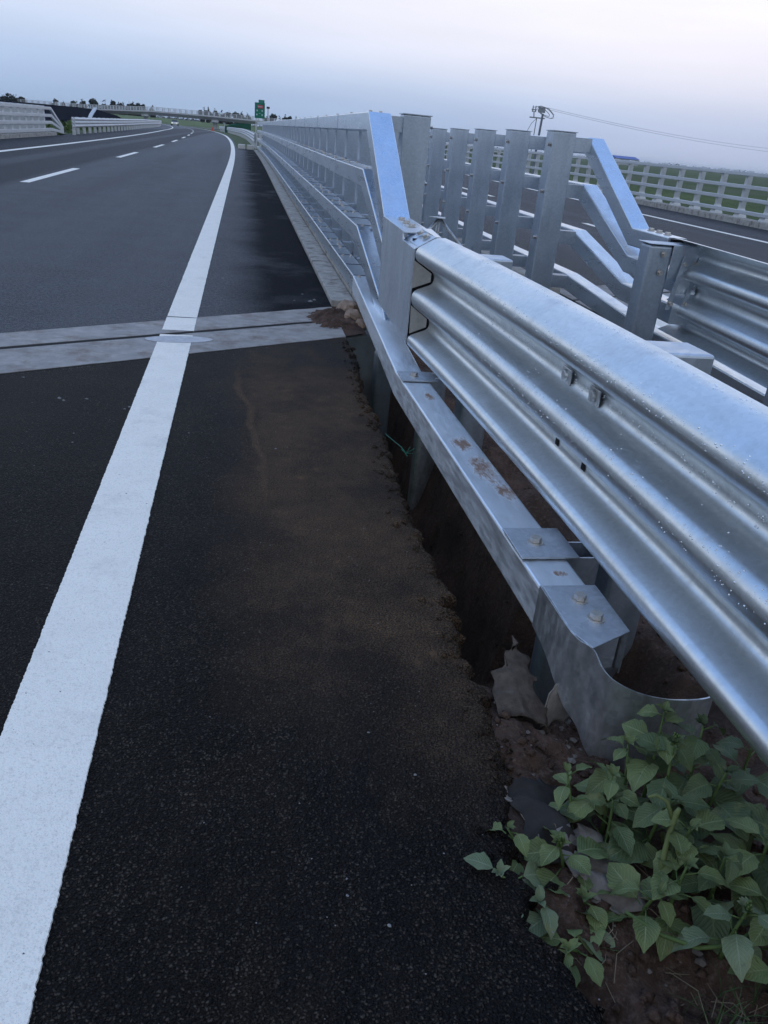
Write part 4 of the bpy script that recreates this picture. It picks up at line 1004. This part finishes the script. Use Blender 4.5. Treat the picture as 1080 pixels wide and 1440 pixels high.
def weed(root_xy, z0, lean, h, nl, Lmax, label, mats=(LF, STEM), seed=0, bare=False, spread=1.0):
    random.seed(seed); x, y = root_xy
    root = empty('weed', (x, y, z0)); tag(root, label, 'weed', 'leafy weeds growing at the edge of the hole')
    p0 = Vector((x, y, z0)); pts = []
    for i in range(9): t_ = i / 8; pts.append(p0 + Vector((lean[0] * t_ * t_ + .012 * noise.noise((i, seed, 0)), lean[1] * t_ * t_, h * t_)))
    st = MB(); rs = [.0065 * (1 - .6 * i / 8) for i in range(9)]
    st.tube(pts, rs, 7)
    lf = MB(); ga = random.uniform(0, 6)
    nl = max(6, int(nl * .72))
    for k in range(nl):
        t_ = .22 + .78 * (k + .5) / nl; i = min(int(t_ * 8), 7); p = pts[i].lerp(pts[i + 1], t_ * 8 - i)
        ga += 2.4 + random.uniform(-.3, .3); el = random.uniform(.05, .5) + .5 * (t_ ** 3)
        pet = random.uniform(.025, .06) * spread * (1.15 - t_ * .6); dd = Vector((math.cos(ga), math.sin(ga), el)).normalized(); q = p + dd * pet
        st.tube([p, q], .0018, 5)
        L_ = Lmax * 1.22 * random.uniform(.65, 1.1) * (1.1 - .5 * t_ ** 2); d2 = Vector((math.cos(ga + random.uniform(-.3, .3)), math.sin(ga + random.uniform(-.3, .3)), random.uniform(-.35, .25))).normalized()
        leaf(lf, q, d2, (random.gauss(0, .25), random.gauss(0, .25), 1), L_, L_ * random.uniform(.60, .84), random.uniform(.1, .7), random.uniform(.1, .4))
    for k in range(5):        # tight new leaves at the tip
        a = random.uniform(0, 6.28); leaf(lf, pts[-1], (math.cos(a), math.sin(a), 1.0), (0, 0, 1), Lmax * .38, Lmax * .2, .3, .5)
    for k in range(14 if seed in (106, 111, 117) else 0):       # seed head
        a = random.uniform(0, 6.28); q = pts[-1] + Vector((math.cos(a) * .006, math.sin(a) * .006, random.uniform(-.01, .028))); st.cyl(q, q + Vector((0, 0, .007)), .004, .002, 5)
    st.build('stem', mats[1], root, smooth=True)
    o = lf.build('leaves', mats[0], root, smooth=True)
WEEDS = [  # x, y, z0, lean, height, leaves, leaf length, material, where
 ((.67, 1.20), -.12, (-.08, .02), .13, 9, .085, LP, 'pale weed with broad veined leaves leaning over the asphalt edge'),
 ((.70, 1.30), -.14, (-.06, .03), .17, 9, .065, LF, 'small weed with serrated-looking leaves above the pale broad-leaved one'),
 ((.80, 1.18), -.14, (-.02, -.02), .12, 12, .085, LF, 'bushy low weed in the middle of the clump by the asphalt'),
 ((.86, 1.42), -.14, (-.02, .05), .20, 12, .072, LF, 'weed with a neat rosette of small leaves just left below the curled end plate'),
 ((.95, 1.42), -.12, (.0, .02), .19, 10, .085, LF, 'weed standing right under the curled end plate'),
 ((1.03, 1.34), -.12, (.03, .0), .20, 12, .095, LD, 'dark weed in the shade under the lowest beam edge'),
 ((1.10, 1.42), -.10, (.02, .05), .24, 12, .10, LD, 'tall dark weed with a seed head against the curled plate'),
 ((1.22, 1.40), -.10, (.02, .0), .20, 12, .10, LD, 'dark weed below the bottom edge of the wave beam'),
 ((.92, 1.15), -.12, (.02, -.02), .14, 12, .080, LF, 'weed of many small leaves low in the centre of the clump'),
 ((1.00, 1.16), -.12, (.02, .01), .17, 12, .085, LF, 'weed beside the thick snapped stalk'),
 ((1.12, 1.18), -.11, (.0, .0), .17, 14, .095, LD, 'dark weed near the right edge of the picture'),
 ((1.08, 1.05), -.11, (.02, .0), .15, 12, .085, LP, 'weed with drooping paler leaves near the lower right corner'),
 ((1.20, 1.08), -.11, (.0, .0), .18, 12, .09, LF, 'weed half cut off by the right edge'),
 ((1.16, .98), -.12, (.02, -.02), .12, 10, .075, LF, 'lowest weed in the right corner above the grass'),
 ((.76, 1.08), -.13, (-.06, -.03), .10, 9, .085, LF, 'weed with hanging leaves over the bare soil'),
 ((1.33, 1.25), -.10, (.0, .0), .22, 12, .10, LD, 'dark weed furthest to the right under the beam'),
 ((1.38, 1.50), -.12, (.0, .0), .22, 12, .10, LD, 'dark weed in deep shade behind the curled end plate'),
 ((.78, 1.27), -.12, (-.03, .0), .15, 13, .085, LF, 'dense weed filling the left of the clump behind the pale leaves'),
 ((1.07, 1.26), -.12, (.0, .0), .19, 14, .095, LF, 'weed right of the snapped stalk with overlapping leaves'),
 ((1.24, 1.20), -.11, (.0, .0), .20, 14, .100, LF, 'tall weed at the right edge under the beam'),
 ((.74, 1.16), -.12, (-.07, .0), .10, 9, .10, LP, 'pale broad-leaved weed drooping lowest over the asphalt'),
 ((1.10, 1.50), -.10, (.03, .06), .27, 13, .095, LF, 'tall fresh weed rising over the lower right of the curled plate'),
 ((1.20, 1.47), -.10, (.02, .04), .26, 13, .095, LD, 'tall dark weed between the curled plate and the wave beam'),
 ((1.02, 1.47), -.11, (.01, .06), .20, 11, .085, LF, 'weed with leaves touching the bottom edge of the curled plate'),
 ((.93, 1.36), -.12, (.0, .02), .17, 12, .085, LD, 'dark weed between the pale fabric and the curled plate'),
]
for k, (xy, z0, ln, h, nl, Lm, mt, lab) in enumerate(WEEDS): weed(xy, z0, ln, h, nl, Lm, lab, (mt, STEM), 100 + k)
random.seed(5)
# thick snapped stalk
m_ = MB(); m_.tube([(1.00, 1.22, -.06), (1.005, 1.235, .0), (1.02, 1.26, .06), (1.03, 1.27, .11), (1.032, 1.268, .125)], [.0075, .0070, .0062, .0072, .0050], 10)
m_.tube([(1.025, 1.27, .09), (1.01, 1.29, .13), (.985, 1.30, .14), (.965, 1.30, .135)], [.006, .005, .005, .003], 7)
tag(m_.build('snapped_stalk', DRY, smooth=True), 'thick pale green snapped stalk standing among the weeds', 'plant stalk')
m_ = MB(); m_.tube([(.86, 1.12, -.02), (.93, 1.07, -.04), (1.0, 1.04, -.05), (1.08, 1.03, -.04), (1.16, 1.06, -.02)], [.004, .005, .005, .005, .004], 8)
tag(m_.build('lying_stalk', STEM, smooth=True), 'brownish green stalk lying along the soil below the weeds', 'plant stalk')
# grass in the corner
m_ = MB()
for i in range(170):
    x, y = random.uniform(.92, 1.3), random.uniform(.72, .98); h = random.uniform(.05, .15); a = random.uniform(0, 6.28); ln = random.uniform(.02, .09); w_ = .0018
    p = [Vector((x + math.cos(a) * ln * t_ * t_, y + math.sin(a) * ln * t_ * t_, -.13 + h * t_ * (1 - .25 * t_))) for t_ in (0, .33, .66, 1)]; s = Vector((-math.sin(a), math.cos(a), 0))
    b = len(m_.v)
    for q, k in zip(p, (1, .9, .6, .1)): m_.v += [tuple(q - s * w_ * k), tuple(q + s * w_ * k)]
    for j in range(3): m_.f.append((b + 2 * j, b + 2 * j + 1, b + 2 * j + 3, b + 2 * j + 2))
tag(m_.build('grass', simple('grass_blade', (.05, .09, .03), .7, 0, .5, 10)), 'thin grass blades in the lower right corner', 'grass', kind='stuff')
# dead twigs and straw
m_ = MB()
for i in range(42):
    x, y = random.uniform(.72, 1.15), random.uniform(.85, 1.35); z = soilz(x, y) + .012; a = random.uniform(0, 6.28); l = random.uniform(.03, .13)
    m_.tube([(x, y, z), (x + math.cos(a) * l * .5, y + math.sin(a) * l * .5, z + random.uniform(0, .02)), (x + math.cos(a + .3) * l, y + math.sin(a + .3) * l, z)], .0011, 4)
tag(m_.build('straw', simple('straw_dry', (.20, .16, .11), .8)), 'dry straw and twigs lying on the soil around the weeds', 'straw', kind='stuff')
m_ = MB(); random.seed(44)
for i in range(150):
    x, y = random.uniform(.72, 1.5), random.uniform(.8, 2.2); r = random.choice((.004, .006, .009, .014)); z = soilz(x, y) + r * .3; vs = []
    for p in ((1, 0, 0), (-1, 0, 0), (0, 1, 0), (0, -1, 0), (0, 0, 1), (0, 0, -1), (.7, .7, .4), (-.7, .7, .4), (.7, -.7, .4), (-.7, -.7, .4)):
        k = r * random.uniform(.75, 1.15); vs.append((x + p[0] * k, y + p[1] * k, z + p[2] * k * .7))
    m_.add(vs, [(0, 6, 4), (6, 2, 4), (2, 7, 4), (7, 1, 4), (1, 9, 4), (9, 3, 4), (3, 8, 4), (8, 0, 4), (0, 2, 6), (2, 1, 7), (1, 3, 9), (3, 0, 8), (0, 5, 2), (2, 5, 1), (1, 5, 3), (3, 5, 0)])
tag(m_.build('gravel', simple('stone_grey', (.20, .18, .16), .85, 0, .5, 40)), 'small grey stones scattered on the soil by the weeds', 'gravel', kind='stuff')
# torn geotextile
FAB = concrete('fabric_dirty', (.050, .038, .030), (.125, .100, .080), (.030, .022, .017), .85, 5); FABW = concrete('fabric_pale', (.13, .115, .10), (.27, .245, .22), (.08, .06, .05), .6, 4); FABD = concrete('fabric_dark', (.020, .018, .017), (.045, .040, .037), (.03, .025, .02), .5, 3)
def sheet(pts3, n, mat, label, jag=.01, seed=0, name='fabric_scrap'):
    """pts3: rows of control points; a wavy torn sheet lofted through them"""
    m_ = MB(); Rr = len(pts3); Cc = len(pts3[0]); NR_, NC = (Rr - 1) * n + 1, (Cc - 1) * n + 1
    for i in range(NR_):
        fi = i / n; a = min(int(fi), Rr - 2); ti = fi - a
        for j in range(NC):
            fj = j / n; b = min(int(fj), Cc - 2); tj = fj - b
            p = (Vector(pts3[a][b]) * (1 - ti) + Vector(pts3[a + 1][b]) * ti) * (1 - tj) + (Vector(pts3[a][b + 1]) * (1 - ti) + Vector(pts3[a + 1][b + 1]) * ti) * tj
            k = 3.0 if (i in (0, NR_ - 1) or j in (0, NC - 1)) else 1
            p += Vector((noise.noise((p.x * 22, p.y * 22, seed)), noise.noise((p.x * 22, p.y * 22, seed + 9)), noise.noise((p.x * 18, p.y * 18, seed + 4)))) * jag * k
            if p.x < 1.3: p.z = max(p.z, soilz(p.x, p.y) + .012)
            m_.v.append(tuple(p))
    for i in range(NR_ - 1):
        for j in range(NC - 1): a = i * NC + j; m_.f.append((a, a + 1, a + NC + 1, a + NC))
    o = m_.build(name, mat, smooth=True); s_ = o.modifiers.new('s', 'SOLIDIFY'); s_.thickness = .004; return tag(o, label, 'fabric', 'torn fabric at the washed out edge')
sheet([[(.76, 1.80, -.03), (.84, 1.78, -.02), (.93, 1.80, -.08)], [(.79, 1.95, -.01), (.86, 1.94, .0), (.94, 1.92, -.04)], [(.91, 2.14, .02), (.925, 2.11, .0), (.945, 2.04, -.02)]], 8, FAB, 'brown mud-soaked fabric rising to a torn point beside the pit', .012, 1)
sheet([[(.925, 1.84, -.14), (.925, 1.86, -.06), (.94, 1.88, -.005)], [(.98, 1.86, -.12), (.98, 1.88, -.01), (.985, 1.89, .015)], [(1.05, 1.90, -.12), (1.05, 1.90, -.03), (1.05, 1.90, -.005)]], 6, FABW, 'pale curled fabric edge behind the end plate', .006, 5)
sheet([[(.70, 1.54, -.02), (.78, 1.53, -.015), (.86, 1.53, -.05)], [(.69, 1.42, -.04), (.78, 1.40, -.06), (.87, 1.42, -.10)], [(.70, 1.28, -.08), (.78, 1.28, -.10), (.86, 1.30, -.12)]], 7, FABD, 'dark grey fabric flap with a frayed pale edge above the weeds', .010, 8)
sheet([[(.80, 1.36, -.06), (.86, 1.38, -.05), (.92, 1.36, -.07)], [(.79, 1.26, -.07), (.86, 1.24, -.06), (.93, 1.24, -.07)], [(.77, 1.20, -.10), (.84, 1.17, -.09), (.93, 1.15, -.10)]], 7, FABW, 'pale torn fabric showing between the weed leaves', .012, 13)
m_ = sheet([[(.705, 1.545, -.012), (.70, 1.53, -.012)], [(.715, 1.44, -.03), (.705, 1.43, -.035)], [(.735, 1.32, -.05), (.72, 1.31, -.06)]], 8, FABW, 'thin frayed pale strip along the dark fabric flap', .010, 3)
# green string and bits beside the hole
m_ = MB(); m_.tube([(.80, 4.16, .004), (.81, 4.10, .006), (.835, 4.02, .004), (.85, 3.95, .008), (.875, 3.88, -.02)], .0026, 6)
for k in range(6): m_.tube([(.87, 3.90, -.01), (.87 + random.uniform(-.03, .05), 3.90 + random.uniform(-.06, .06), random.uniform(-.01, .03))], .0018, 4)
tag(m_.build('green_string', simple('string_green', (.02, .11, .075), .6)), 'frayed green string lying on the broken asphalt edge', 'string')
# pebbles and paint chips on the road
m_ = MB()
def chip(x, y, r, z=.0):
    vs = [(x, y, z + r * .5)]; n = 7
    for i in range(n): a = 6.283 * i / n; k = r * random.uniform(.6, 1.2); vs.append((x + math.cos(a) * k, y + math.sin(a) * k, z))
    m_.add(vs, [(0, 1 + i, 1 + (i + 1) % n) for i in range(n)])
for x, y, r in ((-1.02, 4.62, .016), (-.99, 4.58, .012), (-.87, 4.62, .013), (-.62, 4.50, .012), (-.60, 4.52, .010), (-.64, 4.46, .010), (-.82, 3.92, .008), (-.84, 4.05, .006), (.18, 3.9, .008), (-.27, 4.1, .007), (.66, 7.9, .03), (.70, 7.98, .025), (.60, 8.25, .015), (.5, 7.9, .012), (-.2, 8.9, .02), (.32, 1.12, .006), (.24, 1.2, .004), (.46, 1.55, .005), (.36, 1.72, .004), (-1.3, 5.0, .008)): chip(x, y, r)
for i in range(420):
    y = random.uniform(.7, 6); x = random.uniform(-1.6, .75)
    if XL - .03 < x < XR + .03: continue
    chip(x, min(y, J_LO(x) - .05), random.uniform(.0010, .0024) * (1 + y * .12))
tag(m_.build('paint_chips', simple('chip_white', (.24, .24, .24), .7, 0, .5, 60)), 'scattered pale grit and white paint chips on the asphalt', 'grit', kind='stuff')
# soil heap and broken concrete at the kerb end
m_ = MB(); xs = [.30 + .02 * i for i in range(38)]; ysn = [6.55 + .025 * i for i in range(56)]
def heap(x, y):
    h = .060 * math.exp(-((x - .80) / .22) ** 2 - ((y - 7.30) / .24) ** 2) + .055 * math.exp(-((x - .86) / .20) ** 2 - ((y - 6.90) / .15) ** 2)
    h *= 1 + .7 * noise.fractal((x * 12, y * 12, 0), 1, 2, 4); return h - .018 + .012 * noise.noise((x * 30, y * 30, 2))
strip(m_, xs, ysn, heap, lambda x, y, z: (x, y + .62 * (x - .8), z))
tag(m_.build('soil_heap', SOIL, smooth=True), 'brown soil heap spilt over the joint at the kerb end', 'soil heap')
def rock(x, y, z, r, mat, label, seed):
    m_ = MB(); random.seed(seed); N1, N2 = 7, 9; vs = []
    for i in range(N1 + 1):
        th = math.pi * i / N1
        for j in range(N2):
            ph = 2 * math.pi * j / N2; d = Vector((math.sin(th) * math.cos(ph), math.sin(th) * math.sin(ph), math.cos(th))); k = r * (1 + .35 * noise.noise(d * 1.6 + Vector((seed, 0, 0)))); vs.append((x + d.x * k * 1.1, y + d.y * k * 1.4, z + d.z * k * .75))
    fs = [(i * N2 + j, i * N2 + (j + 1) % N2, (i + 1) * N2 + (j + 1) % N2, (i + 1) * N2 + j) for i in range(N1) for j in range(N2)]
    m_.add(vs, fs); o = recalc(m_.build('rubble', mat)); tag(o, label, 'rubble', 'broken concrete at the kerb end')
TAN = concrete('rubble_tan', (.22, .16, .12), (.34, .25, .19), (.12, .08, .06), .5, 3)
rock(1.00, 7.55, .02, .11, TAN, 'tan broken lump against the end of the kerb', 2); rock(.985, 7.18, .03, .075, TAN, 'rounded tan lump right beside the low rail', 5); rock(1.03, 6.98, .0, .06, TAN, 'small tan lump below the low rail nearest the hole', 8)

# ================================================================== evening haze
HM = bpy.data.materials.new('haze'); HM.use_nodes = True; HM.node_tree.nodes.clear()
ho = HM.node_tree.nodes.new('ShaderNodeOutputMaterial'); hv = HM.node_tree.nodes.new('ShaderNodeVolumePrincipled')
hv.inputs['Color'].default_value = (.94, .97, 1, 1); hv.inputs['Density'].default_value = 0.00012; hv.inputs['Anisotropy'].default_value = 0.0
HM.node_tree.links.new(hv.outputs[0], ho.inputs['Volume'])
m_ = MB(); m_.box(-7200, 7200, -500, 7200, -6, 14); o = m_.build('haze', HM); tag(o, 'thin blue evening haze over the road and fields', 'haze', kind='stuff')
